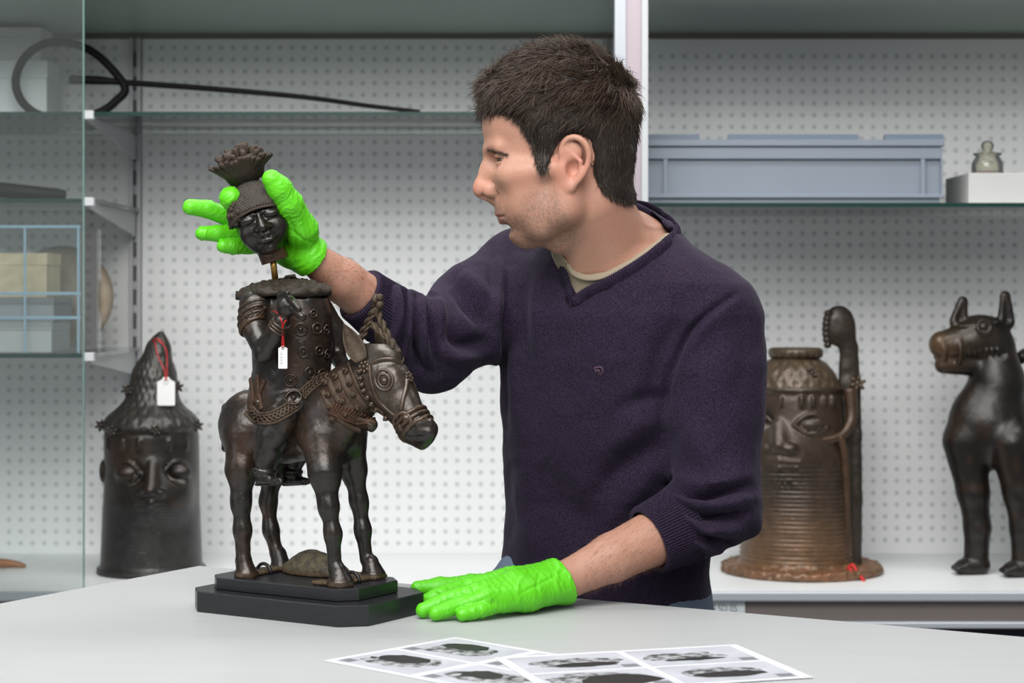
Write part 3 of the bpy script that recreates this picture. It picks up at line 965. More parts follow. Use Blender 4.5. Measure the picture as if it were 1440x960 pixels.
# plaited rein standing over the poll
def plait(pts, r, col=V(0.074, 0.061, 0.042)):
    p = spline(pts, 10); mb = MB(); T = np.gradient(p, axis=0); arc = np.r_[0, np.cumsum(np.linalg.norm(np.diff(p, axis=0), axis=1))]
    e = unit(V(0.2, -1, 0.3))
    for k in range(2):
        q = []
        for i in range(len(p)):
            t = unit(T[i]); a = unit(np.cross(t, e)); b = np.cross(t, a); ph = arc[i] / (r * 3.6) * 2 * math.pi / 1.6 + k * math.pi
            q.append(p[i] + (a * math.cos(ph) + b * math.sin(ph)) * r * 0.5)
        mb.tube(q, r * 0.62, 7)
    bmesh_part('plaited_rein', mb, col, material=M_bronze_dull)
plait([S(505, 478, 0.006), S(515, 458, 0.004), S(525, 438, 0.0), S(531, 424, 0)], 5.2 * Q)
plait([S(511, 476, -0.004), S(519, 455, -0.003), S(527, 438, -0.002)], 3.2 * Q)
plait([S(531, 425, 0), S(533, 445, 0), S(541, 463, 0), S(551, 482, 0), S(560, 497, 0)], 5.2 * Q)
plait([S(522, 456, -0.006), S(533, 466, -0.006), S(546, 478, -0.006), S(553, 490, -0.005)], 4.6 * Q)
mb = MB()
for k in range(12): ball(mb, S(530 + 4 * math.cos(k * 2.1), 424 - 6 * math.sin(k * 1.3), 0.004 * math.sin(k * 1.7)), 5.5 * Q, n=7)
bmesh_part('plait_knot', mb, V(0.081, 0.065, 0.046), material=M_bronze_dull)
# neck collar: fringe strips, plates and spikes
COLR = V(.075, .056, .039); FRINGE = V(.085, .045, .027)
for k in range(15):
    t = k / 14; x0, y0 = lerp((462, 592), (500, 606), t); x1, y1 = lerp((470, 560), (533, 583), t)
    p = on(hB, [(x0, y0 - 10), lerp((x0, y0), (x1, y1), 0.5), (x1, y1 + 6)], 0.0004, 5)
    if len(p) > 3: mb = MB(); mb.tube(sm(p), 2.3 * Q, 6); bmesh_part('collar_fringe', mb, FRINGE, material=M_bronze_dull, seed=k)
for k, pth in enumerate([[(455, 549), (466, 575), (487, 597), (508, 605)], [(463, 536), (475, 562), (500, 588), (528, 596)], [(478, 522), (488, 548), (508, 574), (536, 590)], [(490, 512), (500, 540), (517, 565), (540, 582)]]):
    bmesh_part('collar_band', strap(hB, pth, 4.6 * Q, 0.0004, 0.4), COLR, material=M_bronze_dull, seed=k + 3)
for row, (a, b, m) in enumerate([((458, 538), (467, 590), 4), ((472, 530), (486, 582), 4), ((486, 522), (502, 572), 4)]):
    for i in range(m):
        x, y = lerp(a, b, i / (m - 1)); h, n = hit(hB, x, y, 0.0)
        if h is None: continue
        mb = MB(); ball(mb, h + n * 0.001, 5 * Q, n, 0.5); ball(mb, h + n * 0.003, 2.8 * Q, n, 1.6); bmesh_part('collar_spike', mb, COLR * 0.95, material=M_bronze_dull)
mb = MB(); mb.tube([S(487, 668, 0.046), S(506, 662, 0.05), S(514, 660, 0.05)], [4 * Q, 3.4 * Q, 2.4 * Q], 8); bmesh_part('far_stirrup_bar', mb, BRONZE)

# ---- rider -------------------------------------------------------------------
rv = Vol((-0.40, 2.20, 1.035), (-0.16, 2.47, 1.31), 0.0012)
SUV = V(*SU, 0); SVV = V(*SV, 0)
def lev(py, xl, xr, half_b, b=0.0):
    a = S(xl, py, b); c = S(xr, py, b); m = (a + c) / 2
    return (m[2], m[0], m[1], half_b, np.linalg.norm((c - a)) / 2 * 0.90)
rv.add(rings(None, SUV, None, [lev(596, 362, 440, 0.036), lev(575, 352, 452, 0.044), lev(552, 354, 458, 0.043), lev(520, 360, 462, 0.042), lev(480, 358, 464, 0.043), lev(440, 352, 463, 0.043), lev(420, 354, 458, 0.041), lev(410, 362, 450, 0.036)]), 0.004)
for b, sg in ((-0.048, -1), (0.048, 1)):
    sh = S(360 if sg < 0 else 447, 430, b * 0.92)
    if sg < 0:
        rv.chain([sh, S(356, 455, b * 1.05), S(372, 494, b * 1.25)], [24 * Q, 19 * Q, 15 * Q], 0.005)
        rv.chain([S(372, 495, b * 1.25), S(396, 452, b * 1.35)], [15.5 * Q, 11.5 * Q], 0.003)
        rv.add(ell(S(404, 430, b * 1.35), (15 * Q, 12 * Q, 16 * Q)), 0.004)
        for k in range(4): rv.add(cap(S(407 + k * 3.5, 419 + k * 2.5, b * 1.45), S(413 + k * 2.5, 425 + k * 3, b * 1.62), 4.2 * Q, 3.8 * Q), 0.0015)
        rv.add(cap(S(394, 417, b * 1.4), S(404, 412, b * 1.5), 5 * Q, 4 * Q), 0.002)
        rv.add(cap(S(412, 432, b * 1.5), S(425, 445, b * 1.55), 7 * Q, 6 * Q), 0.001)
    else:
        rv.chain([sh, S(470, 462, b * 1.2), S(474, 500, b * 1.2), S(486, 520, b * 0.8)], [19 * Q, 15 * Q, 12 * Q, 10 * Q], 0.005)
    # leg
    ox = 0 if sg < 0 else 38
    rv.chain([S(396 + ox, 588, b * 0.9), S(385 + ox, 612, b * 1.02), S(376 + ox, 640, b * 1.02), S(372 + ox, 664, b)], [24 * Q, 21 * Q, 18 * Q, 12 * Q], 0.006)
    rv.add(tor(S(372 + ox, 662, b), (0.1, 0, 1), 14 * Q, 3.4 * Q), 0.001); rv.add(tor(S(372 + ox, 668, b), (0.1, 0, 1), 13.5 * Q, 2.4 * Q), 0.001)
    rv.add(cap(S(368 + ox, 675, b), S(388 + ox, 676, b - 0.003), 9.5 * Q, 6.5 * Q, (V(0, 0, 1), 0.75)), 0.003)
    for k in range(4): rv.add(cap(S(386 + ox + k * 2, 672 + k * 1.0, b - 0.004), S(394 + ox + k * 0.6, 674 + k * 1.6, b - 0.005), 2.6 * Q), 0.001)
    rv.add(cap(S(362 + ox, 681, b), S(392 + ox, 680, b - 0.003), 4.5 * Q, 3.5 * Q, (V(0, 0, 1), 0.6)), 0.001)
rv.add(ell(S(395, 575, -0.032), (46 * Q, 20 * Q, 22 * Q), frame(unit(S(430, 560, 0) - S(360, 582, 0)))), 0.006)          # hip skirt
rv.cut(cap(S(398, 540, -0.075), S(404, 590, -0.075), 5 * Q), 0.003)
rW, rF = rv.mesh(1); del rv
rN = vnormals(rW, rF); rW = rW + rN * (fbm(rW, 110, 5)[:, None] * 0.0006)
pp = proj(rW); tone = bronze_tone(rW, rN, 0.65, 0.06, 20, 0.25)
tone = blot(tone, pp, 440, 470, 40, V(0.028, 0.0165, 0.011), 0.8); tone = blot(tone, pp, 355, 560, 20, V(0.074, 0.037, 0.020), 0.7)
tone = blot(tone, pp, 362, 620, 16, BRONZE * 1.1, 0.7); tone = blot(tone, pp, 350, 440, 16, V(0.053, 0.037, 0.026), 0.8)
rider = mesh_obj('rider_body', rW, rF, M_bronze, statue, tone=tone)
rB = bvh_of(rW, rF)
# bosses on the breastplate
for (x, y, r) in [(423, 463, 8.5), (446, 462, 7.5), (459, 464, 6.5), (427, 495, 7), (449, 493, 6.5), (460, 498, 6), (441, 441, 5), (436, 524, 8), (453, 527, 8), (409, 535, 8.5), (413, 559, 11), (463, 528, 5)]:
    h, n = hit(rB, x, y, 0.0004)
    if h is None: continue
    a = unit(np.cross(n, V(0, 0, 1))); b = np.cross(n, a)
    mb = MB(); mb.tube([h + (a * math.cos(t) + b * math.sin(t)) * r * Q for t in np.linspace(0, 2 * math.pi, 16, endpoint=False)], 1.7 * Q, 6, closed=True)
    ball(mb, h, r * 0.42 * Q, n, 0.8); bmesh_part('breastplate_boss', mb, V(0.036, 0.024, 0.016))
# guilloche belt
def on2(b1, b2, x, y, lift):
    best = None
    for b_ in (b1, b2):
        h, n = hit(b_, x, y, lift)
        if h is not None and (best is None or h[1] < best[0][1]): best = (h, n)
    return best
def belt(path, w, strands=3, wav=9.0):
    q = spline([(x, y, 0) for x, y in path], 14)[:, :2]
    T = np.gradient(q, axis=0); T /= np.linalg.norm(T, axis=1, keepdims=True); Nn = np.stack([-T[:, 1], T[:, 0]], 1)
    arc = np.r_[0, np.cumsum(np.linalg.norm(np.diff(q, axis=0), axis=1))]
    def lay(offs, lift):
        p = []
        for i in range(len(q)):
            r = on2(rB, hB, q[i, 0] + Nn[i, 0] * offs[i], q[i, 1] + Nn[i, 1] * offs[i], lift[i])
            if r: p.append(r[0])
        return sm(p, 2)
    z = np.zeros(len(q))
    for o_ in (-w, w):
        mb = MB(); mb.tube(lay(z + o_, z + 0.0008), 2.0 * Q, 6); bmesh_part('belt_border', mb, V(0.074, 0.057, 0.040), material=M_bronze_dull)
    for k in range(strands):
        ph = arc / wav * math.pi + k * 2 * math.pi / strands
        mb = MB(); mb.tube(lay(np.sin(ph) * w * 0.72, 0.0012 + 0.0006 * np.sin(ph * 2)), 1.75 * Q, 6); bmesh_part('belt_braid', mb, V(0.077, 0.061, 0.043), material=M_bronze_dull, seed=k)
belt([(350, 576), (362, 587), (380, 588), (400, 579), (416, 568)], 7.5)
belt([(424, 556), (436, 544), (450, 534), (462, 528)], 6.5)
# sleeve bands, armlet, bracelets on the near arm
def arm_band(p, q, r, w, name, col=HARN, sq=1.0):
    ax = unit(q - p); e1 = unit(np.cross(ax, V(0, 0, 1))); e2 = np.cross(ax, e1)
    pts = []
    for t in np.linspace(0, 2 * math.pi, 26, endpoint=False):
        d = e1 * math.cos(t) + e2 * math.sin(t)
        loc = rB.ray_cast(Vector(p + d * r * 1.9), Vector(-d))[0]
        pts.append(V(*loc) + d * w * 0.3 if loc is not None and np.linalg.norm(V(*loc) - p) < r * 1.6 else p + d * r)
    pts = np.array(pts)
    for _ in range(2): pts = (np.roll(pts, 1, 0) + 2 * pts + np.roll(pts, -1, 0)) / 4
    mb = MB(); mb.tube(pts, w, 7, closed=True); bmesh_part(name, mb, col)
b = -0.048
fa, fb = S(372, 495, b * 1.25), S(396, 452, b * 1.35)
for t in (0.78, 0.87, 0.96): arm_band(lerp(fa, fb, t), fb + (fb - fa), 12.5 * Q, 2.4 * Q, 'bracelet', V(0.053, 0.038, 0.028))
ua, ub = S(356, 455, b * 1.05), S(372, 494, b * 1.25)
arm_band(lerp(ua, ub, 0.12), ub, 19 * Q, 3.2 * Q, 'armlet', V(0.074, 0.046, 0.026))
for t, w in ((0.15, 2.2), (0.5, 2.6), (0.85, 2.2)):
    arm_band(lerp(S(360, 430, b * 0.92), ua, t), ub, 22 * Q, w * Q, 'sleeve_band', V(0.059, 0.045, 0.031))
for k in range(7):
    h, n = hit(rB, 336 + k * 6, 436 - abs(k - 3) * 0.5 + (2 if k % 2 else -2), 0.0006)
    if h is not None: mb = MB(); ball(mb, h, 3.0 * Q, n, 0.6, 6); bmesh_part('sleeve_scale', mb, V(0.062, 0.048, 0.034), material=M_bronze_dull)
for k in range(6):
    p = on(rB, [(334 + k * 6, 451 - k * 1.2), (341 + k * 6, 441 - k * 0.9)], 0.0004, 3)
    if len(p) > 2: mb = MB(); mb.tube(p, 1.1 * Q, 5); bmesh_part('sleeve_chevron', mb, V(0.081, 0.062, 0.043), material=M_bronze_dull)
# hanging sash at the back of the hip
for k, pth in enumerate([[(352, 530), (356, 556), (352, 585)], [(362, 527), (364, 552), (368, 576)], [(372, 534), (366, 550), (358, 566)]]):
    bmesh_part('sash_fold', strap(rB, pth, 4.0 * Q, 0.0004, 0.6), V(0.068, 0.040, 0.025), material=M_bronze_dull, seed=k)
h, n = hit(rB, 365, 566, 0.001); mb = MB(); ball(mb, h, 5.5 * Q, n, 1.0); bmesh_part('sash_bell', mb, V(0.062, 0.040, 0.026))
# ruffled leopard-skin collar: uneven disc on the shoulders
def ruff():
    c = S(399, 404, 0.0); nr, na = 18, 120; vs = []; fs = []
    for lay in (0, 1):
        for i in range(nr + 1):
            r = i / nr
            for j in range(na):
                t = 2 * math.pi * j / na
                R = (0.056 + 0.0025 * math.sin(3 * t + 1) + 0.0015 * math.sin(7 * t))
                a = c + SUV * (R * 1.02 * r * math.cos(t)) + SVV * (R * 0.95 * r * math.sin(t))
                z = 0.0015 * math.sin(4 * t) * r ** 3 - 0.010 * r ** 3 + 0.0028 * math.cos(t) * r + (0.005 if lay == 0 else -0.0045 + 0.002 * r) + (0.0055 * (1 - r))
                if lay == 0: z += 0.0022 * math.sin(r * 30 + 2 * math.sin(5 * t)) * r + 0.0016 * math.sin(14 * t + 9 * r) * r + 0.0012 * math.sin(23 * t - 15 * r)
                vs.append(a + V(0, 0, z))
    off = (nr + 1) * na
    for i in range(nr):
        for j in range(na):
            j2 = (j + 1) % na; a, b_, c_, d = i * na + j, i * na + j2, (i + 1) * na + j2, (i + 1) * na + j
            fs.append((a, d, c_, b_)); fs.append((off + a, off + b_, off + c_, off + d))
    for j in range(na):
        j2 = (j + 1) % na; fs.append((nr * na + j, off + nr * na + j, off + nr * na + j2, nr * na + j2))
    mb = MB(); mb.add(vs, fs); o = bmesh_part('ruffled_collar', mb, V(0.038, 0.033, 0.027), material=M_bronze_dull, jit=0.5)
    return o
ruff()
mb = MB(); mb.tube([S(398, 396, 0.0), S(404, 389, -0.004), S(414, 388, -0.004), S(417, 394, 0)], [4 * Q, 4 * Q, 5 * Q, 3 * Q], 7, flat=0.6); bmesh_part('collar_knot', mb, V(0.031, 0.027, 0.024), material=M_bronze_dull)
# mound and base strip between the hooves, wire ties
gv = Vol((-0.36, 2.24, ZP - 0.004), (-0.10, 2.47, 0.99), 0.0013)
gv.add(ell(S(444, 803, 0.022), (58 * Q, 0.020, 20 * Q), frame(SUV)), 0.002); gv.add(ell(S(440, 798, 0.022), (34 * Q, 0.015, 26 * Q), frame(SUV)), 0.012)
gv.add(bx(SL(0.0, 0.034, ZP + 0.0025), (0.082, 0.012, 0.0025), frame(SUV), 0.001), 0.003)
gv.add(bx(SL(-0.068, 0.0, ZP + 0.0025), (0.011, 0.036, 0.0025), frame(SUV), 0.001), 0.003)
gv.add(bx(SL(0.066, 0.0, ZP + 0.0025), (0.011, 0.036, 0.0025), frame(SUV), 0.001), 0.003)
gv.add(bx(SL(0.052, -0.036, ZP + 0.0025), (0.013, 0.009, 0.0025), frame(SUV), 0.001), 0.003)
gv.cut(bx(SL(0, 0, ZP - 0.01), (0.3, 0.3, 0.0102), frame(SUV)))
gW, gF = gv.mesh(1); gN = vnormals(gW, gF); gW = gW + gN * (fbm(gW, 180, 8)[:, None] * 0.0009); gW[:, 2] = np.maximum(gW[:, 2], ZP + 0.0002)
t = sstep(-0.3, 0.5, fbm(gW, 130, 2)); tone = mixc(V(.095, .078, .044), V(.042, .038, .031), t)
tone = tone * (1 - 0.7 * sstep(ZP + .008, ZP + .003, gW[:, 2])[:, None]) + V(0.093, 0.053, 0.028) * 0.7 * sstep(ZP + .008, ZP + .003, gW[:, 2])[:, None]
mesh_obj('ground_mound', gW, gF, M_bronze_dull, statue, tone=tone)
M_wire = mat('black_wire', (0.01, 0.01, 0.011), 0.4)
for x, y, b in ((371, 800, -0.002), (495, 812, -0.004)):
    c = S(x, y, b); pts = [c + SUV * (0.011 * math.cos(t)) + V(0, 0, 0.012 * math.sin(t) - (c[2] - ZP)) for t in np.linspace(0, math.pi, 10)]
    mb = MB(); mb.tube(pts, 0.0022, 8); mb.build('wire_tie', M_wire, statue, smooth=True)

# ---- paper tag tied to the rider's wrist --------------------------------------
M_card = mat('tag_card', (0.80, 0.80, 0.80), 0.6)
M_string = mat('red_string', (0.55, 0.012, 0.015), 0.6)
M_pencil = mat('pencil_mark', (0.25, 0.25, 0.27), 0.8)
def paper_tag(x0, x1, y0, y1, Y, label, knot, strands, name='paper_tag'):
    c0_ = P((x0 + x1) / 2, y1, Y)
    root = empty(name, c0_, label, 'tag', 'paper tags on red strings')
    w = (x1 - x0); ch = 0.25 * w
    pts = [(x0 + 0.06 * w, y1), (x1 - 0.06 * w, y1), (x1, y1 - 0.06 * w), (x1, y0 + 1.1 * ch), (x1 - ch, y0 + ch * 0.6), (x1 - ch * 1.4, y0), (x0 + ch * 1.4, y0), (x0 + ch, y0 + ch * 0.6), (x0, y0 + 1.1 * ch), (x0, y1 - 0.06 * w)]
    vs = [P(a, b_, Y) for a, b_ in pts] + [P(a, b_, Y) + V(0, 0.0007, 0) for a, b_ in pts]; n = len(pts)
    fs = [tuple(range(n - 1, -1, -1)), tuple(range(n, 2 * n))] + [(i, (i + 1) % n, n + (i + 1) % n, n + i) for i in range(n)]
    mesh_obj('tag_card', np.array(vs), fs, M_card, root, smooth=False)
    xm = (x0 + x1) / 2
    mb = MB(); mb.tube([P(xm + 0.14 * w * math.cos(t), y0 + 0.28 * w + 0.14 * w * math.sin(t), Y - 0.0004) for t in np.linspace(0, 2 * math.pi, 12, endpoint=False)], 0.0004, 5, closed=True); mb.build('eyelet', M_pencil, root)
    for st in strands:
        mb = MB(); mb.tube(spline([P(a, b_, yy) for a, b_, yy in st], 6), 0.0006 if Y < 3 else 0.001, 6); mb.build('red_string', M_string, root, smooth=True)
    return root
yt = min(hit(rB, x_, y_)[0][1] for x_ in (391, 398, 405) for y_ in (484, 495, 506, 518)) - 0.0025
sy = lambda x, y: hit(rB, x, y)[0][1] - 0.0022
tg = paper_tag(391.5, 404, 486, 518, yt, 'small white paper tag on red string at the bronze rider\'s wrist', None,
               [[(384, 437, sy(384, 437)), (389, 439, sy(389, 439)), (394, 446, sy(394, 446)), (397, 457, sy(397, 457)), (397, 470, min(sy(397, 470), yt)), (396.5, 489, yt - 0.0012)],
                [(403, 450, sy(403, 450)), (399, 455, sy(399, 455)), (398.5, 470, min(sy(398.5, 470), yt)), (399.5, 488, yt - 0.0012)]])
mb = MB()
for k in range(5):
    yy = 496 + k * 4.0
    mb.tube([P(396 + 2.2 * math.cos(t), yy + 1.6 * math.sin(t), yt - 0.0006) for t in np.linspace(0.4, 5.4, 10)], 0.00018, 4)
tag(mb.build('pencil_note', M_pencil, tg), kind='stuff')
# ------------------------------------------------------------------ bronze head held in the right hand
hu = unit(V(-0.315, -0.06, 0.94))                      # its upward axis (leans to the left)
hf = unit(V(0.10, -0.97, -0.02)); hf = unit(hf - hu * (hf @ hu)); hr = np.cross(hf, hu)   # facing / its right in the picture
if hr[0] < 0: hr = -hr
HO_ = P(369, 316, 2.350)
def E(x, y, z=0.0):
    """x right, y up (pixels at the head), z towards the viewer (pixels)"""
    return HO_ + (hr * x + hu * y + hf * z) * Q
RR = np.array([hr, -hf, hu])
held = empty('bronze_portrait_head', P(383, 370, 2.352), 'small dark bronze head with feathered crest held in green glove', 'sculpture')
def spl(a, b, c, r):
    p1, p2 = cap(a, b, r), cap(b, c, r, r * 0.75)
    return np.minimum(p1[0], p2[0]), np.maximum(p1[1], p2[1]), lambda X, Y, Z: np.minimum(p1[2](X, Y, Z), p2[2](X, Y, Z))
ev = Vol(HO_ - V(.075, .06, .07), HO_ + V(.06, .055, .125), 0.0009)
ev.add(ell(E(0, 6, -4), (37 * Q, 36 * Q, 42 * Q), RR), 0.006)                                   # face oval
ev.add(ell(E(0, -14, 6), (29 * Q, 27 * Q, 27 * Q), RR), 0.010)
ev.add(cap(E(0, -30, -6), E(1, -60, -8), 20 * Q, 20 * Q), 0.004)                                 # neck stub
ev.cut(bx(E(0, -76, 0), (60 * Q, 60 * Q, 22 * Q), RR), 0.001)
ev.add(cap(E(0, 14, 32), E(0, -4, 40), 5 * Q, 7 * Q), 0.004)                                     # nose
for s_ in (-1, 1):
    ev.add(ell(E(7 * s_, -5, 36), (6 * Q, 6 * Q, 4.5 * Q), RR), 0.003)
    ev.add(ell(E(19 * s_, -8, 20), (14 * Q, 10 * Q, 12 * Q), RR), 0.010)                          # cheeks
    ev.cut(ell(E(17 * s_, 12, 38), (13 * Q, 8 * Q, 8 * Q), RR), 0.004)
    ev.add(ell(E(16.5 * s_, 11, 28.5), (11.5 * Q, 7.5 * Q, 6.5 * Q), RR), 0.001)                         # eyes
    ev.add(cap(E(7 * s_, 17, 33), E(28 * s_, 16, 25), 2.6 * Q), 0.002)
    ev.add(cap(E(8 * s_, 5, 32), E(26 * s_, 6, 25), 1.8 * Q), 0.002)
    ev.cut(ell(E(6 * s_, -9, 41), (3 * Q, 3 * Q, 2 * Q), RR), 0.001)
    ev.add(spl(E(0, -14.5, 35), E(5 * s_, -13.5, 35), E(15 * s_, -17.5, 29), 3.4 * Q), 0.0015)
    ev.add(spl(E(0, -22.5, 34.5), E(6 * s_, -22.3, 33.5), E(14 * s_, -19, 28.5), 4.0 * Q), 0.0015)
    ev.cut(cap(E(0, -18.3, 39.5), E(16 * s_, -18.6, 32), 1.1 * Q), 0.001)
ev.add(ell(E(0, -34, 24), (10 * Q, 9 * Q, 8 * Q), RR), 0.006)
eW, eF = ev.mesh(1); eN = vnormals(eW, eF)
lo_ = (eW - HO_) @ hu / Q
tone = bronze_tone(eW, eN, 0.25, 0.05, 31, 0.2) * 0.9
t = sstep(-36, -42, lo_); tone = tone * (1 - t[:, None]) + V(0.055, 0.030, 0.016) * t[:, None]
mesh_obj('face', eW, eF, M_bronze, held, tone=tone)
# helmet: dome, netted panel, rim
ev = Vol(HO_ - V(.075, .06, .02), HO_ + V(.06, .055, .125), 0.0009)
ev.add(ell(E(0, 20, -4), (43 * Q, 41 * Q, 34 * Q), RR), 0.004)
ev.add(cap(E(0, 26, -4), E(-1, 60, -6), 34 * Q, 17 * Q), 0.012)
ev.cut(bx(E(0, -7, -4), (80 * Q, 80 * Q, 17 * Q), RR), 0.002)
ev.cut(ell(E(0, 8, 34), (37 * Q, 30 * Q, 18 * Q), RR), 0.002)
eW, eF = ev.mesh(1); eN = vnormals(eW, eF)
a_ = (eW - HO_) @ hr / Q; b_ = (eW - HO_) @ hu / Q
net = np.cos(a_ * 0.75 + b_ * 0.6) * np.cos(a_ * 0.75 - b_ * 0.6)
eW = eW + eN * (np.abs(net) * 0.0016 + fbm(eW, 300, 2) * 0.0004)[:, None]; eB = bvh_of(eW, eF)
HT = V(0.040, 0.033, 0.027)
helm = mesh_obj('helmet', eW, eF, M_bronze_dull, held, tone=np.tile(HT * 1.1, (len(eW), 1)) * (1 + 0.35 * fbm(eW, 160, 1))[:, None])
for k, (yy, rr) in enumerate(((10, 44), (14.5, 43.5))):
    mb = MB(); mb.tube([E(rr * math.cos(t), yy + 14 * max(0, math.sin(t)) ** 1.5, -4 + rr * (0.98 if math.sin(t) < 0 else 0.9) * math.sin(t)) for t in np.linspace(0, 2 * math.pi, 48, endpoint=False)], 2.3 * Q, 7, closed=True)
    bmesh_part('helmet_rim', mb, HT * 1.7, held, M_bronze_dull)
gk = np.random.default_rng(3)
for k in range(44):
    sd = -1 if k % 2 else 1
    x = sd * gk.uniform(24, 40); y = gk.uniform(24, 46); rr = 44 - (y - 24) * 0.45
    if abs(x) > rr - 1: x = sd * (rr - 2)
    z = -4 + math.sqrt(max(rr * rr - x * x, 0)) * gk.choice([1, 1, 1, -1])
    cb_ = V(*eB.find_nearest(Vector(E(x, y, z)))[0]); mb = MB(); ball(mb, cb_, gk.uniform(3.2, 5.0) * Q, n=7); bmesh_part('helmet_bead', mb, HT * 1.8, held, M_bronze_dull)
# crest of feathers: a fan of folded blades flaring upwards
for k in range(44):
    t = 2 * math.pi * k / 44; c, s_ = math.cos(t), math.sin(t)
    base = E(15 * c - 1, 60, -6 + 13 * s_); rT = (44 + 2.5 * gk.normal()); hT = 95 + 5 * c * -0.6 + 2 * gk.normal()
    mid = E(26 * c - 1, 76, -6 + 22 * s_); tip = E(rT * c, hT, -6 + 36 * s_)
    mb = MB(); nrm_ = unit(hr * c + hf * s_ - hu * 0.5)
    mb.tube(spline([base, mid, tip], 4), np.linspace(2.2, 4.3, 9) * Q, 6, up=nrm_, flat=0.42)
    bmesh_part('crest_feather', mb, V(0.055, 0.045, 0.036), held, M_bronze_dull, seed=k)
for k in range(60):
    r = 36 * math.sqrt(gk.uniform(0.0, 1)); t = gk.uniform(0, 6.283); c, s_ = math.cos(t), math.sin(t)
    h_ = 100 + 13 * (1 - (r / 38) ** 2) + 2.5 * gk.normal()
    b0 = E(r * 0.5 * c, 82, -6 + r * 0.45 * s_); b1 = E(r * c, h_, -6 + r * 0.8 * s_)
    mb = MB(); mb.tube([b0, lerp(b0, b1, 0.7), b1, b1 + unit(b1 - b0) * 2 * Q], [3.0 * Q, 4.0 * Q, 4.3 * Q, 2 * Q], 7)
    bmesh_part('crest_plume', mb, V(0.062, 0.050, 0.041) * gk.uniform(0.8, 1.25), held, M_bronze_dull, seed=k)
mb = MB(); mb.lathe([(24 * Q, 0), (30 * Q, 0.012), (36 * Q, 0.024), (30 * Q, 0.03)], V(0, 0, 0), 24)
mb.v = [tuple(E(0, 64, -6) + hr * x + hf * y * 0.8 + hu * z) for x, y, z in mb.v]; bmesh_part('crest_core', mb, V(0.03, 0.025, 0.02), held, M_bronze_dull)
# brass pin
mb = MB(); mb.tube([P(383, 358, 2.352), P(387.5, 396, 2.356)], 4.6 * Q, 14); mb.build('brass_pin', M_brass, held, smooth=True)
# ------------------------------------------------------------------ the man
YH = 2.45; QH = YH / F
def H(px, py, lat=0.0):
    """point of the head: profile pixel plus sideways offset (in pixels, towards the camera positive)"""
    p = P(px, py, YH); p[1] -= lat * QH; return p
def TZ(px, py, z): return P(px, py, (HC - z) * F / (py - HY))
BFD = V(-0.56, -0.83, 0)                                                          # the way his chest faces
def tor_lev(off, top=True):
    rows = [(940, 852, 2.67, .152, .116), (880, 850, 2.66, .143, .114), (800, 851, 2.645, .135, .111), (700, 858, 2.625, .138, .112), (600, 865, 2.595, .148, .115),
            (500, 874, 2.57, .163, .115), (440, 876, 2.555, .168, .108), (400, 874, 2.55, .158, .098), (370, 868, 2.545, .125, .086), (345, 862, 2.535, .085, .070), (325, 858, 2.52, .062, .06)]
    out = []
    for py, cx, Y, a, b in rows:
        p = P(cx, py, Y); o_ = off - (0.010 if off < 0 and py > 420 else 0.0); out.append((p[2], p[0], p[1], a + o_, b + o_))
    return rings(None, BFD, None, out)
SHR, ELR, WRR = P(738, 392, 2.66), P(603, 487, 2.50), P(438, 362, 2.385)          # his right arm (reaching)
SHL, ELL_, WRL = P(1000, 456, 2.48), P(1012, 712, 2.465), P(800, 813, 2.372)       # his left arm (on the table)
NK0, NK1 = H(826, 280), P(860, 372, 2.515)

def ax_join(*segs):
    out = []
    for a, b, h in segs: out.append(np.arange(a, b, h))
    return np.concatenate(out)
bv = Vol(None, None, axes=[ax_join((-.33, -.062, .0038), (-.062, .170, .0018), (.170, .40, .006)),
                           ax_join((2.20, 2.345, .0038), (2.345, 2.548, .0018), (2.548, 2.90, .006)),
                           ax_join((0.03, .84, .012), (.84, 1.27, .0038), (1.27, 1.60, .0018))])
q = QH
# torso, legs, arms
bv.add(tor_lev(-0.004), 0.02)
for sx in (-1, 1):
    hp = P(853, 900, 2.66) + sx * 0.085 * V(0.83, -0.56, 0)
    bv.chain([hp, V(hp[0] + 0.01, hp[1] + 0.05, 0.48), V(hp[0] + 0.015, hp[1] + 0.10, 0.06)], [0.078, 0.052, 0.036], 0.03)
bv.add(cap(NK0, NK1, 0.051, 0.060), 0.02)
bv.add(cap(P(878, 362, 2.535), SHL, 0.046, 0.034), 0.035); bv.add(cap(P(868, 322, 2.580), P(918, 352, 2.560), 0.034, 0.031), 0.03); bv.add(cap(P(855, 352, 2.55), SHR, 0.047, 0.036), 0.035)
bv.chain([SHL, lerp(SHL, ELL_, 0.5), ELL_], [0.038, 0.034, 0.032], 0.012)
bv.chain([SHR, lerp(SHR, ELR, 0.5), ELR], [0.038, 0.034, 0.032], 0.012)
fl = unit(ELL_ - WRL)
bv.chain([ELL_, lerp(ELL_, WRL, 0.35), lerp(ELL_, WRL, 0.72), WRL], [0.030, 0.035, 0.029, 0.0225], 0.006)
bv.chain([ELR, lerp(ELR, WRR, 0.35), lerp(ELR, WRR, 0.75), WRR], [0.030, 0.033, 0.026, 0.0195], 0.008)
# hands inside the gloves (simple, covered)
bv.chain([WRL, TZ(760, 822, 0.930)], [0.0225, 0.016], 0.004); bv.chain([WRR, P(425, 348, 2.388)], [0.0195, 0.014], 0.004)
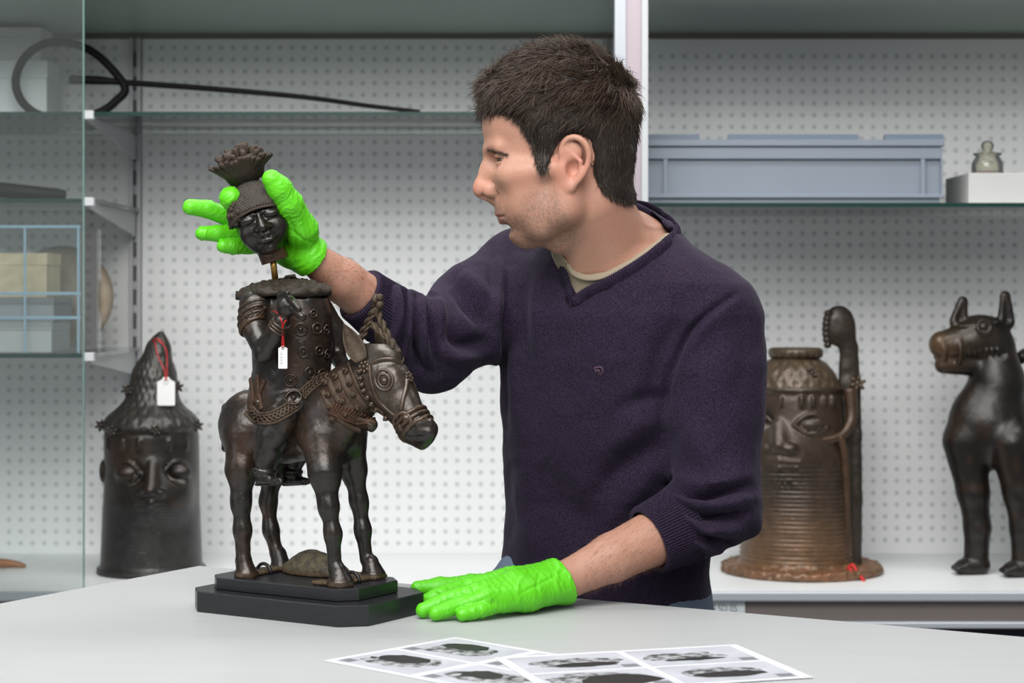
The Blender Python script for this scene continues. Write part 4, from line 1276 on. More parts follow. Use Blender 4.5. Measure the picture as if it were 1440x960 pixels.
# sternocleid muscle and collar bones
bv.add(cap(H(800, 285, 42), P(818, 388, 2.475), 0.012, 0.010), 0.018)
bv.add(ell(H(784, 338, 0), (0.012, 0.016, 0.016)), 0.014)
def spl_cap(pts, r):
    """several capsules as one tool"""
    cs = [cap(a, b, r) for a, b in zip(pts[:-1], pts[1:])]
    lo = np.min([c[0] for c in cs], 0); hi = np.max([c[1] for c in cs], 0)
    def fn(X, Y, Z):
        d = cs[0][2](X, Y, Z)
        for c in cs[1:]: d = np.minimum(d, c[2](X, Y, Z))
        return d
    return lo, hi, fn
# ---- skull and face
k1 = 0.018
bv.add(ell(H(789, 160), (101 * q, 82 * q, 90 * q)), k1)
bv.add(ell(H(830, 214), (56 * q, 62 * q, 62 * q)), k1)                              # occiput
bv.add(ell(H(736, 178), (57 * q, 62 * q, 58 * q)), k1)                              # brow block
bv.add(ell(H(748, 245), (60 * q, 62 * q, 66 * q)), k1)                              # mid face
for s_ in (-1, 1):
    bv.add(ell(H(723, 248, 44 * s_), (24 * q, 19 * q, 17 * q)), 0.016)               # cheek bone
    bv.add(cap(H(740, 246, 55 * s_), H(790, 238, 70 * s_), 9 * q), 0.016)           # zygomatic arch
    bv.chain([H(738, 327, 11 * s_), H(762, 317, 36 * s_), H(792, 296, 54 * s_), H(797, 255, 62 * s_)], [15 * q, 17 * q, 18 * q, 17 * q], 0.018)
    bv.add(ell(H(752, 285, 42 * s_), (30 * q, 18 * q, 28 * q)), 0.018)               # cheek
    bv.add(cap(H(689, 211, 9 * s_), H(702, 210, 42 * s_), 8 * q, 8 * q), 0.012)     # brow ridge
bv.add(ell(H(731, 298), (33 * q, 40 * q, 27 * q)), 0.018)                            # muzzle
bv.add(ell(H(735, 328), (18 * q, 20 * q, 15 * q)), 0.010)                            # chin
bv.add(cap(H(745, 333), H(790, 322), 12 * q, 22 * q), 0.016)                         # under the jaw
for s_ in (-1, 1):                                                                   # eye sockets
    bv.cut(ell(H(690, 228, 30 * s_), (14 * q, 19 * q, 11.5 * q)), 0.010)
    bv.add(ell(H(712.5, 227, 31 * s_), (14.2 * q, 14.2 * q, 13.6 * q)), 0.004)
    bv.cut(ell(H(701, 226.3, 37 * s_), (12 * q, 16 * q, 3.9 * q)), 0.0008)         # lid opening
    bv.chain([H(703, 228, 17 * s_), H(697.5, 221.5, 30 * s_), H(701, 222, 39 * s_), H(712, 225.5, 47 * s_)], [2.0 * q, 2.4 * q, 2.4 * q, 2.0 * q], 0.002)
    bv.chain([H(703, 229, 17 * s_), H(699.5, 232.0, 30 * s_), H(703, 232, 39 * s_), H(712, 228.5, 47 * s_)], [1.8 * q, 1.9 * q, 1.9 * q, 1.7 * q], 0.003)
# nose
bv.chain([H(694, 215), H(685, 238), H(678, 257)], [8.5 * q, 8.2 * q, 10.5 * q], 0.010)
bv.add(ell(H(676.5, 266), (12.0 * q, 12 * q, 11.0 * q)), 0.006)
bv.add(cap(H(678, 272), H(694, 281), 6.5 * q, 7 * q), 0.006)
for s_ in (-1, 1):
    bv.add(ell(H(690, 268, 13 * s_), (11.5 * q, 8 * q, 10.5 * q)), 0.004)
    bv.cut(ell(H(680, 277.5, 8 * s_), (6.5 * q, 4.2 * q, 3.6 * q)), 0.002)
    bv.cut(spl_cap([H(697, 258, 22 * s_), H(703, 265, 24 * s_), H(703, 275, 25 * s_), H(698, 281, 22 * s_)], 2.2 * q), 0.004)
    bv.cut(cap(H(703, 235, 42 * s_), H(715, 236, 50 * s_), 1.0 * q), 0.004)
# lips
for s_ in (-1, 1):
    bv.chain([H(703.0, 299.5), H(705, 300, 10 * s_), H(710.5, 302.5, 24 * s_)], [6.0 * q, 5.6 * q, 3.2 * q], 0.004)
    bv.chain([H(709, 311.5), H(710, 310.5, 10 * s_), H(713, 306, 23 * s_)], [6.2 * q, 5.8 * q, 3 * q], 0.004)
    bv.cut(spl_cap([H(697.5, 305.6, 0), H(700.5, 305.4, 12 * s_), H(707, 304.2, 24 * s_), H(710, 304.5, 29 * s_)], 1.3 * q), 0.002)
bv.cut(cap(H(712.0, 321.5, -16), H(712.0, 321.5, 16), 5 * q), 0.010)                 # hollow over the chin
hx = [np.where((bv.ax[i] > a) & (bv.ax[i] < b))[0] for i, (a, b) in enumerate(((-.062, .1695), (2.346, 2.547), (1.345, 1.599)))]
hsl = tuple(slice(i[0], i[-1] + 1) for i in hx)
SKULL = bv.D[hsl].copy(); SK_AX = [bv.ax[i][hsl[i]] for i in range(3)]
# ears
for s_ in (-1, 1):
    L0 = 70
    bv.add(cap(H(800, 218, (L0 + 8) * s_), H(799, 258, (L0 + 4) * s_), 17 * q, 11 * q, (V(0, 1, 0), 0.30)), 0.004)
    hel = [(790, 222, 5), (790, 209, 9), (797, 201, 13), (808, 200, 16), (818, 206, 17), (824, 217, 17), (825, 229, 15), (821, 243, 13), (814, 254, 11), (806, 263, 9), (801, 269, 8)]
    hs = spline([(a, b, c) for a, b, c in hel], 4)
    for i in range(len(hs) - 1):
        a, b = hs[i], hs[i + 1]
        bv.add(cap(H(a[0], a[1], (L0 + a[2]) * s_), H(b[0], b[1], (L0 + b[2]) * s_), 3.9 * q, 3.9 * q), 0.0015)
    bv.add(ell(H(800, 266, (L0 + 7) * s_), (8.5 * q, 4.5 * q, 9.5 * q)), 0.003)
    bv.cut(ell(H(803, 243, (L0 + 14) * s_), (10 * q, 11 * q, 13 * q)), 0.003)           # concha
    bv.cut(cap(H(799, 214, (L0 + 16) * s_), H(815, 224, (L0 + 18) * s_), 3.8 * q, 3.2 * q), 0.002)
    bv.chain([H(804, 224, (L0 + 11) * s_), H(814, 232, (L0 + 13) * s_), H(813, 247, (L0 + 11) * s_), H(806, 256, (L0 + 9) * s_)], [2.8 * q] * 4, 0.0025)
    bv.add(ell(H(790, 243, (L0 + 5) * s_), (4.2 * q, 4 * q, 7 * q)), 0.003)             # tragus
bW, bF_ = bv.mesh(1); bv = None
# skin tones -------------------------------------------------------------------
pp = proj(bW); lat = (YH - bW[:, 1]) / QH
SKIN = V(0.44, 0.243, 0.176)
t = fbm(bW, 45, 3) * 0.5 + 0.5
tone = mixc(SKIN, SKIN * V(0.93, 0.84, 0.80), t)
head = (bW[:, 2] > 1.30) & (bW[:, 0] < 0.17)
def spot(x, y, r, col, amt, side=None):
    global tone
    d = ((pp[:, 0] - x) ** 2 + (pp[:, 1] - y) ** 2) / (r * r)
    t = np.exp(-d) * amt * head
    tone = tone * (1 - t[:, None]) + np.asarray(col) * t[:, None]
spot(672, 262, 15, V(0.46, 0.18, 0.127), 0.6); spot(735, 262, 24, V(0.46, 0.21, 0.145), 0.4)
spot(708, 226, 12, V(0.38, 0.195, 0.14), 0.4); spot(805, 236, 34, V(0.45, 0.185, 0.13), 0.75); spot(850, 320, 40, V(0.41, 0.20, 0.138), 0.5)
beard = [(762, 238), (776, 240), (786, 268), (802, 300), (826, 330), (806, 362), (745, 360), (705, 348), (705, 322), (688, 306), (684, 286), (696, 283), (712, 287), (724, 298), (736, 276), (752, 262)]
d = poly2d(pp[:, 0], pp[:, 1], beard)
bm = sstep(12, -16, d) * head * (bW[:, 1] < 2.56)
st = sstep(-0.25, 0.5, vnoise(bW, 900, 5) + 0.4 * vnoise(bW, 420, 6))
bt = bm * (0.28 + 0.34 * st); tone = tone * (1 - bt[:, None]) + V(0.13, 0.088, 0.066) * bt[:, None]
lip = np.minimum(polydist(pp, [(702, 303), (708, 302.5), (714, 303)])[0], polydist(pp, [(704, 309.5), (709, 310), (714, 306)])[0])
lt = sstep(5.0, 2.2, lip) * head * (np.abs(lat) < 22) * 0.8; tone = tone * (1 - lt[:, None]) + V(0.31, 0.112, 0.09) * lt[:, None]
arm = ~head & (bW[:, 2] > 0.85); tone[arm] = tone[arm] * V(0.93, 0.92, 0.92)
M_skin = attr_mat('skin', 0.50, 0.0, 0.42, bump=0.10, bscale=900, var=0.10, vscale=500, sss=0.12, bdist=0.001)
man = mesh_obj('person', bW, bF_, M_skin, None, tone=tone, origin=V(0.16, 2.72, 0.0))
tag(man, 'man in dark purple sweater and bright green gloves lifting the small bronze head', 'person')
bB = bvh_of(bW, bF_)
# eyes
M_eye = mat('eye_white', (0.34, 0.30, 0.28), 0.15); M_iris = mat('iris_dark', (0.05, 0.032, 0.02), 0.1)
for s_ in (-1, 1):
    mb = MB(); ball(mb, H(712.5, 227, 31 * s_), 13.2 * q, V(-1, 0, -0.1), 1.0, 20); e = mb.build('eye', M_eye, man, smooth=True)
    mb = MB(); g = unit(V(-0.86, -0.50 * s_, -0.10)); ball(mb, H(712.5, 227, 31 * s_) + g * 9.6 * q, 7.0 * q, g, 0.60, 14); mb.build('iris', M_iris, e, smooth=True)

# ---- hair ------------------------------------------------------------------------
HAIR = V(0.021, 0.0125, 0.0078)
hpoly = [(672, 150), (678, 160), (690, 160), (702, 156), (716, 160), (730, 172), (741, 188), (748, 200), (753, 222), (759, 241), (768, 242), (774, 226), (782, 208), (794, 196), (812, 194), (828, 202), (833, 222), (833, 246), (842, 264), (858, 278), (880, 287), (930, 288), (930, 40), (660, 40)]
pl_h = np.array([P(a, b, YH)[[0, 2]] for a, b in hpoly])
cv = Vol(None, None, axes=SK_AX)
cv.add(ell(H(792, 154), (104 * q, 84 * q, 90 * q)), 0.01)
cv.add(ell(H(730, 134), (54 * q, 66 * q, 44 * q)), 0.012)
pd = poly2d(cv.ax[0][:, None, None] + 0 * cv.ax[2][None, None, :], cv.ax[2][None, None, :] + 0 * cv.ax[0][:, None, None], pl_h)
thick = np.clip(-pd * 0.42 + 0.0006, 0.0006, 0.0062)
cv.D = smin(cv.D, SKULL - thick, 0.004)
cv.D = np.maximum(cv.D, pd)
cW, cF = cv.mesh(1); cN = vnormals(cW, cF)
topm = sstep(1.44, 1.50, cW[:, 2])
cW = cW + cN * ((fbm(cW, 70, 4) * 0.0028 * topm + fbm(cW, 220, 9) * 0.0010 * (0.3 + 0.7 * topm)))[:, None]
M_hair = attr_mat('hair', 0.45, 0.0, 0.5, bump=0.4, bscale=700, var=0.4, vscale=500)
hair = mesh_obj('hair', cW, cF, M_hair, man, tone=np.tile(HAIR * 0.8, (len(cW), 1)))
def strands(roots, dirs, length, r, seg=5, curl=0.0, col=HAIR, grav=0.0, jit=0.25, greys=None, seed=1):
    g = np.random.default_rng(seed); n = len(roots)
    d = dirs + g.normal(0, jit, (n, 3)); d /= np.linalg.norm(d, axis=1, keepdims=True)
    p = roots.copy(); pts = [p.copy()]
    bend = g.normal(0, 1, (n, 3)); ph = g.uniform(0, 6.28, n)
    for k in range(seg):
        d = d + bend * curl * 0.3 * np.sin(ph + k * 1.4)[:, None] + V(0, 0, -grav); d /= np.linalg.norm(d, axis=1, keepdims=True)
        p = p + d * (length / seg)[:, None]; pts.append(p.copy())
    pts = np.stack(pts, 1)                                                          # n, seg+1, 3
    T = pts[:, -1] - pts[:, 0]; a = np.cross(T, V(0.3, -0.8, 0.5)); a /= np.linalg.norm(a, axis=1, keepdims=True) + 1e-9
    b = np.cross(T, a); b /= np.linalg.norm(b, axis=1, keepdims=True) + 1e-9
    vs = np.zeros((n, seg + 1, 3, 3))
    for k in range(seg + 1):
        rr = np.asarray(r) * (1 - 0.85 * k / seg)
        for j in range(3):
            t = 2 * math.pi * j / 3; vs[:, k, j] = pts[:, k] + (a * math.cos(t) + b * math.sin(t)) * np.reshape(rr, (-1, 1))
    m = (seg + 1) * 3; base = (np.arange(n) * m)[:, None]
    fs = []
    for k in range(seg):
        for j in range(3):
            j2 = (j + 1) % 3; fs.append(np.stack([base[:, 0] + k * 3 + j, base[:, 0] + k * 3 + j2, base[:, 0] + (k + 1) * 3 + j2, base[:, 0] + (k + 1) * 3 + j], 1))
    cols = np.broadcast_to(col, (n, 3)) * g.uniform(0.6, 1.7, (n, 1))
    if greys is not None:
        gm = g.uniform(0, 1, n) < greys; cols[gm] = V(0.14, 0.125, 0.11) * g.uniform(0.6, 1.2, (gm.sum(), 1))
    tn = np.repeat(cols, m, 0)
    return vs.reshape(-1, 3), np.concatenate(fs), tn
g = np.random.default_rng(11)
out = (np.abs(cW[:, 1] - YH) > 0) & (proj(cW)[:, 1] < 296)
cand = np.where(out)[0]
# keep roots on the outer shell only (away from the skull)
cc = H(789, 165); rad = cW - cc; on_out = (cN * rad).sum(1) > 0.02
cand = np.where(out & on_out)[0]
sel = g.choice(cand, 21000); rt = cW[sel] + g.normal(0, 0.0006, (len(sel), 3)) - cN[sel] * 0.0010
pr_ = proj(cW[sel]); up = sstep(190, 120, pr_[:, 1])                                 # 1 on top, 0 at the sides
crown = H(850, 95); fromc = rt - crown; fromc /= np.linalg.norm(fromc, axis=1, keepdims=True)
fwd = V(-1, 0, 0.0)
flow = fromc * (0.7 + 0.3 * (1 - up))[:, None] + fwd * (0.65 * up)[:, None] + V(0.02, 0, -0.75) * (1 - up)[:, None]
swirl = np.stack([vnoise(rt, 55, 3), vnoise(rt, 55, 4), vnoise(rt, 55, 5)], 1) * (0.25 + 1.5 * up)[:, None]
flow = flow + swirl
nrm = cN[sel]; flow = flow - nrm * (flow * nrm).sum(1, keepdims=True); flow /= np.linalg.norm(flow, axis=1, keepdims=True) + 1e-9
dirs = flow + nrm * (0.20 + 0.06 * up + 0.10 * up * vnoise(rt, 60, 8))[:, None]
ln = (0.010 + 0.016 * up) * g.uniform(0.7, 1.25, len(sel))
lo_f = sstep(236, 290, pr_[:, 1]); ln = ln * (1 - 0.6 * lo_f)
temple = np.exp(-((pr_[:, 0] - 764) ** 2 + (pr_[:, 1] - 218) ** 2) / 28 ** 2)
v_, f_, t_ = strands(rt, dirs, ln, 0.00040 + 0.00035 * up, 4, 0.55, HAIR * (1.0 + 1.3 * up[:, None]), 0.03, 0.10, 0.012 + 0.30 * temple, 5)
mesh_obj('hair_strands', v_, f_, M_hair, hair, tone=t_)['kind'] = 'stuff'
# wavy locks over the top
lk = np.where(out & on_out & (proj(cW)[:, 1] < 175))[0]; sl2 = g.choice(lk, 900); rt2 = cW[sl2] - cN[sl2] * 0.0005
fc2 = rt2 - crown; fc2 /= np.linalg.norm(fc2, axis=1, keepdims=True)
fl2 = fc2 * 0.6 + V(-0.6, 0, -0.1) + np.stack([vnoise(rt2, 60, 13), vnoise(rt2, 60, 14), vnoise(rt2, 60, 15)], 1) * 1.3
fl2 = fl2 - cN[sl2] * (fl2 * cN[sl2]).sum(1, keepdims=True); fl2 /= np.linalg.norm(fl2, axis=1, keepdims=True) + 1e-9
v_, f_, t_ = strands(rt2, fl2 + cN[sl2] * 0.28, g.uniform(0.014, 0.026, len(sl2)), g.uniform(0.0006, 0.0013, len(sl2)), 7, 1.0, HAIR * 1.9, 0.05, 0.1, None, 21)
mesh_obj('hair_lock', v_, f_, M_hair, hair, tone=t_)['kind'] = 'stuff'
# fringe locks on the forehead
fr = []; fd = []
for k in range(420):
    x = g.uniform(676, 716); la = g.uniform(-46, 46); h, n = hit(bB, x, 150)
    y = 150 + g.uniform(-14, 10)
    p = H(x - 1, y, 0); p[1] = YH - la * q
    loc = bB.find_nearest(Vector(p)); pt = V(*loc[0]) + V(*loc[1]) * 0.006
    fr.append(pt); fd.append(V(-0.35, -0.1 * g.normal(), -1.0 + 0.2 * g.normal()))
v_, f_, t_ = strands(np.array(fr), np.array(fd), g.uniform(0.010, 0.024, len(fr)), 0.0006, 6, 0.7, HAIR, 0.05, 0.3, None, 8)
mesh_obj('fringe', v_, f_, M_hair, hair, tone=t_)['kind'] = 'stuff'
# short hairs that soften the hairline (temple, sideburn, nape)
fr = []; fd = []; gl_ = []
for line, dv, m in (([(700, 158), (716, 161), (731, 173), (742, 189), (749, 200)], V(-0.45, 0, -1), 500), ([(749, 200), (754, 222), (760, 240), (767, 241), (772, 228)], V(-0.1, 0, -1), 420), ([(837, 232), (839, 248), (846, 265), (861, 280), (886, 288)], V(0.25, 0, -1), 900)):
    qq = spline([(a, b, 0) for a, b in line], 12)[:, :2]
    for k in range(m):
        x, y = qq[g.integers(len(qq))] + g.normal(0, 2.0, 2) + V(0, -4.0)
        h, n = hit(bB, x, y)
        if h is None: continue
        d_ = dv + g.normal(0, 0.2, 3); d_ = unit(d_ - n * (d_ @ n)) + n * 0.22
        for mir in (0, 1):
            a_, b_ = (h + n * 0.0005).copy(), d_.copy()
            if mir: a_[1] = 2 * YH - a_[1]; b_[1] = -b_[1]
            fr.append(a_); fd.append(b_); gl_.append(0.25 if line[0][0] < 780 and line[0][0] > 740 else 0.05)
v_, f_, t_ = strands(np.array(fr), np.array(fd), g.uniform(0.004, 0.010, len(fr)), 0.00030, 4, 0.3, HAIR * 1.1, 0.0, 0.12, np.array(gl_), 12)
mesh_obj('hairline', v_, f_, M_hair, hair, tone=t_)['kind'] = 'stuff'
# brows and lashes
def facial(line, m, thick, dv, length, r, name):
    qq = spline([(a, b, 0) for a, b in line], 14)[:, :2]; fr = [[], []]; fd = [[], []]
    for k in range(m):
        x, y = qq[g.integers(len(qq))] + g.normal(0, 1, 2) * V(0.8, thick)
        h, n = hit(bB, x, y)
        if h is None or abs(h[1] - YH) > 0.08: continue
        d_ = np.array(dv) + g.normal(0, 0.2, 3); d_ = unit(d_ - n * (d_ @ n)) + n * 0.25
        for mir in (0, 1):
            a_, b_ = h.copy(), d_.copy()
            if mir: a_[1] = 2 * YH - a_[1]; b_[1] = -b_[1]
            fr[mir].append(a_); fd[mir].append(b_)
    for mir in (0, 1):
        v_, f_, t_ = strands(np.array(fr[mir]), np.array(fd[mir]), g.uniform(0.6, 1.2, len(fr[mir])) * length, r, 3, 0.2, V(0.05, 0.032, 0.022), 0.0, 0.1, None, 9)
        mesh_obj(name, v_, f_, M_hair, man, tone=t_)['kind'] = 'stuff'
facial([(685, 210), (692, 212), (703, 214.5), (712, 218.5)], 170, 1.1, V(0.9, 0, -0.12), 0.0058, 0.00018, 'eyebrow')
# forearm hair
fr = []; fd = []
for A, B, a0, a1 in ((ELL_, WRL, 0.40, 0.95), (ELR, WRR, 0.42, 0.92)):
    ax = unit(B - A); e1 = unit(np.cross(ax, V(0, 0, 1))); e2 = np.cross(ax, e1)
    for k in range(1500):
        t = g.uniform(a0, a1); th = g.uniform(0, 6.283); dd = e1 * math.cos(th) + e2 * math.sin(th)
        loc = bB.ray_cast(Vector(lerp(A, B, t) + dd * 0.08), Vector(-dd))
        if loc[0] is None: continue
        fr.append(V(*loc[0])); fd.append(ax * 0.8 + V(*loc[1]) * 0.3 + V(0, 0, -0.5))
v_, f_, t_ = strands(np.array(fr), np.array(fd), g.uniform(0.005, 0.011, len(fr)), 0.00010, 4, 0.3, V(0.20, 0.11, 0.07), 0.0, 0.2, None, 10)
mesh_obj('arm_hair', v_, f_, M_hair, man, tone=t_)['kind'] = 'stuff'

# ---- sweater -----------------------------------------------------------------------
SW = 0.0085
sv = Vol((-0.28, 2.34, 0.865), (0.40, 2.82, 1.40), 0.0027)
sv.add(tor_lev(SW), 0.02)
sv.add(cap(P(880, 366, 2.535), SHL, 0.046 + SW, 0.045 + SW), 0.035); sv.add(cap(P(868, 322, 2.580), P(918, 352, 2.560), 0.034 + SW, 0.032 + SW), 0.03); sv.add(cap(P(855, 352, 2.55), SHR, 0.045 + SW, 0.052 + SW), 0.035)
sv.chain([SHL, lerp(SHL, ELL_, 0.25), lerp(SHL, ELL_, 0.5), lerp(SHL, ELL_, 0.93)], [0.050 + SW, 0.053 + SW, 0.047 + SW, 0.045 + SW], 0.022)
sv.chain([ELL_, lerp(ELL_, WRL, 0.16), lerp(ELL_, WRL, 0.36)], [0.042 + SW, 0.040 + SW, 0.037 + SW * 0.6], 0.010)
sv.chain([SHR, lerp(SHR, ELR, 0.5), ELR], [0.058 + SW, 0.054 + SW, 0.040 + SW], 0.022)
sv.chain([ELR + V(0.004, 0, -0.008), lerp(ELR, WRR, 0.2), lerp(ELR, WRR, 0.50)], [0.042 + SW, 0.034 + SW, 0.029 + SW * 0.6], 0.016)
sv.add(cap(lerp(SHR, ELR, 0.6) + V(0, 0, -0.014), ELR + V(0.012, 0, -0.020), 0.040, 0.026), 0.02)
# pushed-up cloth rolled round the elbow
for t, r in ((0.02, .0135), (0.12, .011), (0.22, .008)):
    c = lerp(ELL_, WRL, t) + V(0.004, 0, 0.002); sv.add(tor(c, unit(WRL - ELL_) + V(0, 0, -0.9 + 2.6 * t), 0.043 - 0.02 * t, r), 0.010)
for t, r in ((0.12, .006), (0.22, .0055), (0.31, .005)):
    c = lerp(ELR, WRR, t); sv.add(tor(c, unit(WRR - ELR), 0.038 - 0.01 * t, r), 0.008)
# cut: open cuffs, hem, neck
axL = unit(WRL - ELL_); axR = unit(WRR - ELR)
cutL = lerp(ELL_, WRL, 0.33); cutR = lerp(ELR, WRR, 0.52)
sv.cut(cyl(cutL + axL * 0.06, axL, 0.058, 0.06)); sv.cut(cyl(cutR + axR * 0.05, axR, 0.052, 0.05))

VN = [(811, 414), (842, 397), (880, 377), (915, 355), (947, 327), (922, 303), (900, 286), (860, 250), (780, 280), (783, 340), (797, 385)]
def vneck(X, Y, Z):
    px = CX + X * F / Y; py = HY + (HC - Z) * F / Y
    d = poly2d(px + 0 * Z, py + 0 * X, VN) * (YH / F)
    return np.maximum(d, Y - (2.535 + (px - 860) * 0.0004))
sv.cut((V(0.03, 2.33, 1.25), V(0.24, 2.60, 1.41), vneck), 0.003)
sv.cut(cap(NK0, NK1 + V(0, 0, 0.02), 0.062, 0.062), 0.003)
sW, sF = sv.mesh(1); sv = None
sN = vnormals(sW, sF)
pp = proj(sW); face = sstep(0.05, -0.35, sN[:, 1])
disp = np.zeros(len(sW))
def fold(path, amp, width, side=None):
    """raise (or sink) the cloth along a path seen in the photograph"""
    global disp
    q_ = spline([(a, b, 0) for a, b in path], 6)[:, :2]
    d, t = polydist(pp, q_); env = np.sin(np.pi * np.clip(t, 0.04, 0.96)) ** 0.5
    q0 = path[0][0]; sl_ = 2.6 if (q0 < 650 or (q0 > 938 and path[0][1] > 650)) else 1.8
    disp += sl_ * amp * np.exp(-(d / (width * 1.3)) ** 2) * env * face
for pth, a, w in [
    # reaching sleeve, bunched at the elbow
    ([(557, 405), (562, 445), (553, 492)], .0045, 6), ([(566, 412), (569, 450), (560, 500)], -.005, 4), ([(576, 416), (574, 455), (568, 512)], .0045, 6),
    ([(584, 420), (583, 460), (585, 515)], -.0055, 4), ([(592, 416), (592, 455), (600, 515)], .0045, 6), ([(599, 412), (603, 450), (612, 500), (617, 522)], -.005, 4.5),
    ([(610, 405), (612, 440), (626, 482)], .005, 8), ([(633, 398), (655, 425), (690, 462)], -.006, 8), ([(648, 382), (672, 405), (693, 430)], .004, 9),
    ([(618, 462), (650, 482), (690, 480)], -.005, 8), ([(612, 488), (640, 503), (676, 498)], .004, 7), ([(575, 480), (590, 510), (612, 530)], -.004, 6),
    # folds falling from the right shoulder
    ([(700, 352), (702, 400), (697, 470), (701, 560)], .006, 8), ([(715, 372), (711, 440), (709, 520), (712, 600)], -.006, 7), ([(728, 362), (724, 430), (724, 520), (728, 640)], .005, 9),
    ([(744, 358), (738, 420), (736, 500), (742, 580)], -.0016, 11), ([(765, 355), (757, 420), (755, 510)], .0035, 11), ([(690, 352), (694, 385), (688, 430)], -.005, 6),
    # armhole seam and folds under the left arm
    ([(1030, 417), (1000, 437), (968, 470), (944, 520), (934, 570), (932, 610)], -.0055, 5), ([(1016, 432), (985, 462), (958, 505)], .003, 9), ([(1030, 417), (1000, 437), (968, 470), (944, 520)], -.003, 2.0),
    ([(938, 560), (905, 560), (872, 575)], -.004, 9), ([(932, 590), (895, 600), (850, 630)], .004, 12), ([(934, 620), (890, 645), (840, 690)], -.005, 12),
    ([(932, 650), (890, 690), (850, 740)], .004, 14), ([(905, 470), (900, 540), (890, 610)], .003, 16), ([(960, 440), (930, 500), (915, 560)], -.003, 12),
    ([(760, 640), (790, 700), (850, 760)], -.003, 16), ([(735, 650), (740, 720), (760, 790)], .003, 16), ([(715, 640), (714, 700), (712, 770)], -.0025, 10),
    # left upper sleeve and the bunched elbow
    ([(940, 665), (985, 682), (1050, 668)], .004, 9), ([(941, 684), (985, 698), (1046, 684)], -.008, 5), ([(940, 693), (990, 712), (1058, 700)], .006, 7),
    ([(944, 700), (985, 727), (1050, 722)], -.008, 4.5), ([(948, 708), (982, 740), (1042, 740)], .006, 7), ([(952, 716), (980, 752), (1024, 762)], -.007, 4.5),
    ([(962, 728), (985, 762), (1010, 772)], .004, 6), ([(960, 600), (990, 640), (1000, 670)], .0025, 14), ([(1040, 440), (1050, 500), (1040, 560)], -.003, 12)]:
    fold(pth, a, w)
disp += fbm(sW, 14, 2) * 0.004 + fbm(sW, 34, 6) * 0.0016
near_edge = np.zeros(len(sW))
sW = sW + sN * disp[:, None]
sW = relax(sW, sF, 0.25)
SWC = V(0.0300, 0.0205, 0.0430)
M_knit, nt, pb = new_mat('purple_melange_knit')
pb.inputs['Roughness'].default_value = 0.85; pb.inputs['Specular IOR Level'].default_value = 0.2
pb.inputs['Sheen Weight'].default_value = 0.07; pb.inputs['Sheen Roughness'].default_value = 0.45; pb.inputs['Sheen Tint'].default_value = (0.75, 0.68, 0.9, 1)
tc = node(nt, 'ShaderNodeTexCoord'); n1 = node(nt, 'ShaderNodeTexNoise', Scale=620.0, Detail=2.0)
nt.links.new(tc.outputs['Object'], n1.inputs['Vector'])
rp = node(nt, 'ShaderNodeValToRGB'); rp.color_ramp.elements[0].position = 0.32; rp.color_ramp.elements[1].position = 0.68
rp.color_ramp.elements[0].color = (0.0048, 0.0027, 0.0082, 1); rp.color_ramp.elements[1].color = (0.029, 0.0172, 0.042, 1)
nt.links.new(n1.outputs[0], rp.inputs[0]); nt.links.new(rp.outputs[0], pb.inputs['Base Color'])
bp = node(nt, 'ShaderNodeBump'); bp.inputs['Strength'].default_value = 0.35; bp.inputs['Distance'].default_value = 0.0015
nt.links.new(n1.outputs[0], bp.inputs['Height']); nt.links.new(bp.outputs[0], pb.inputs['Normal'])
sweater = mesh_obj('sweater', sW, sF, M_knit, man)
sB = bvh_of(sW, sF)
def rib_cuff(p0, p1, r0, r1, ribs, name='cuff', flat=None):
    ax = unit(p1 - p0); L = np.linalg.norm(p1 - p0); e1 = unit(np.cross(ax, V(0, 0, 1))); e2 = np.cross(ax, e1)
    nth = ribs * 6; prof = [(0.0, -0.004, 0), (0.0, -0.0008, 1), (0.06, 0.0008, 1), (0.3, 0.0003, 1), (0.7, 0.0003, 1), (0.94, 0.001, 1), (1.0, -0.0002, 1), (1.0, -0.005, 0)]
    vs = []; fs = []
    for t, off, rb in prof:
        for j in range(nth):
            th = 2 * math.pi * j / nth; r = (r0 + (r1 - r0) * t) + off + rb * 0.0011 * math.cos(th * ribs)
            vs.append(p0 + ax * L * t + (e1 * math.cos(th) + e2 * math.sin(th)) * r)
    for i in range(len(prof) - 1):
        for j in range(nth):
            j2 = (j + 1) % nth; fs.append((i * nth + j, i * nth + j2, (i + 1) * nth + j2, (i + 1) * nth + j))
    mb = MB(); mb.add(vs, fs); return mb.build(name, M_knit, sweater, smooth=True)
rib_cuff(lerp(ELL_, WRL, 0.24), lerp(ELL_, WRL, 0.48), 0.0475, 0.0415, 78)
rib_cuff(lerp(ELR, WRR, 0.36), lerp(ELR, WRR, 0.60), 0.0395, 0.0335, 66)
# ribbed V collar
def on_sw(x, y, lift=0.0012):
    b = sB.ray_cast(Vector((0, 0, HC)), Vector(((x - CX) / F, 1, -(y - HY) / F)).normalized()); return V(*b[0]) + V(*b[1]) * lift
front = [on_sw(*p) for p in ((806, 426), (828, 412), (866, 393), (905, 369), (936, 345))]
back = [P(953, 326, 2.525), P(938, 308, 2.560), P(908, 291, 2.590), P(868, 288, 2.605), P(822, 300, 2.600), P(792, 326, 2.565)]
left = [on_sw(789, 356), on_sw(791, 380), on_sw(798, 404)]
loop_ = spline(front + back + left, 30, closed=True)
for _ in range(3): loop_ = (np.roll(loop_, 1, 0) + 2 * loop_ + np.roll(loop_, -1, 0)) / 4
arc = np.r_[0, np.cumsum(np.linalg.norm(np.diff(loop_, axis=0), axis=1))]; s2 = np.linspace(0, arc[-1], int(arc[-1] / 0.0007))[:-1]
lp = np.stack([np.interp(s2, arc, loop_[:, i]) for i in range(3)], 1)
ctr_n = P(862, 350, 2.53); vs = []; fs = []; nn_ = 10
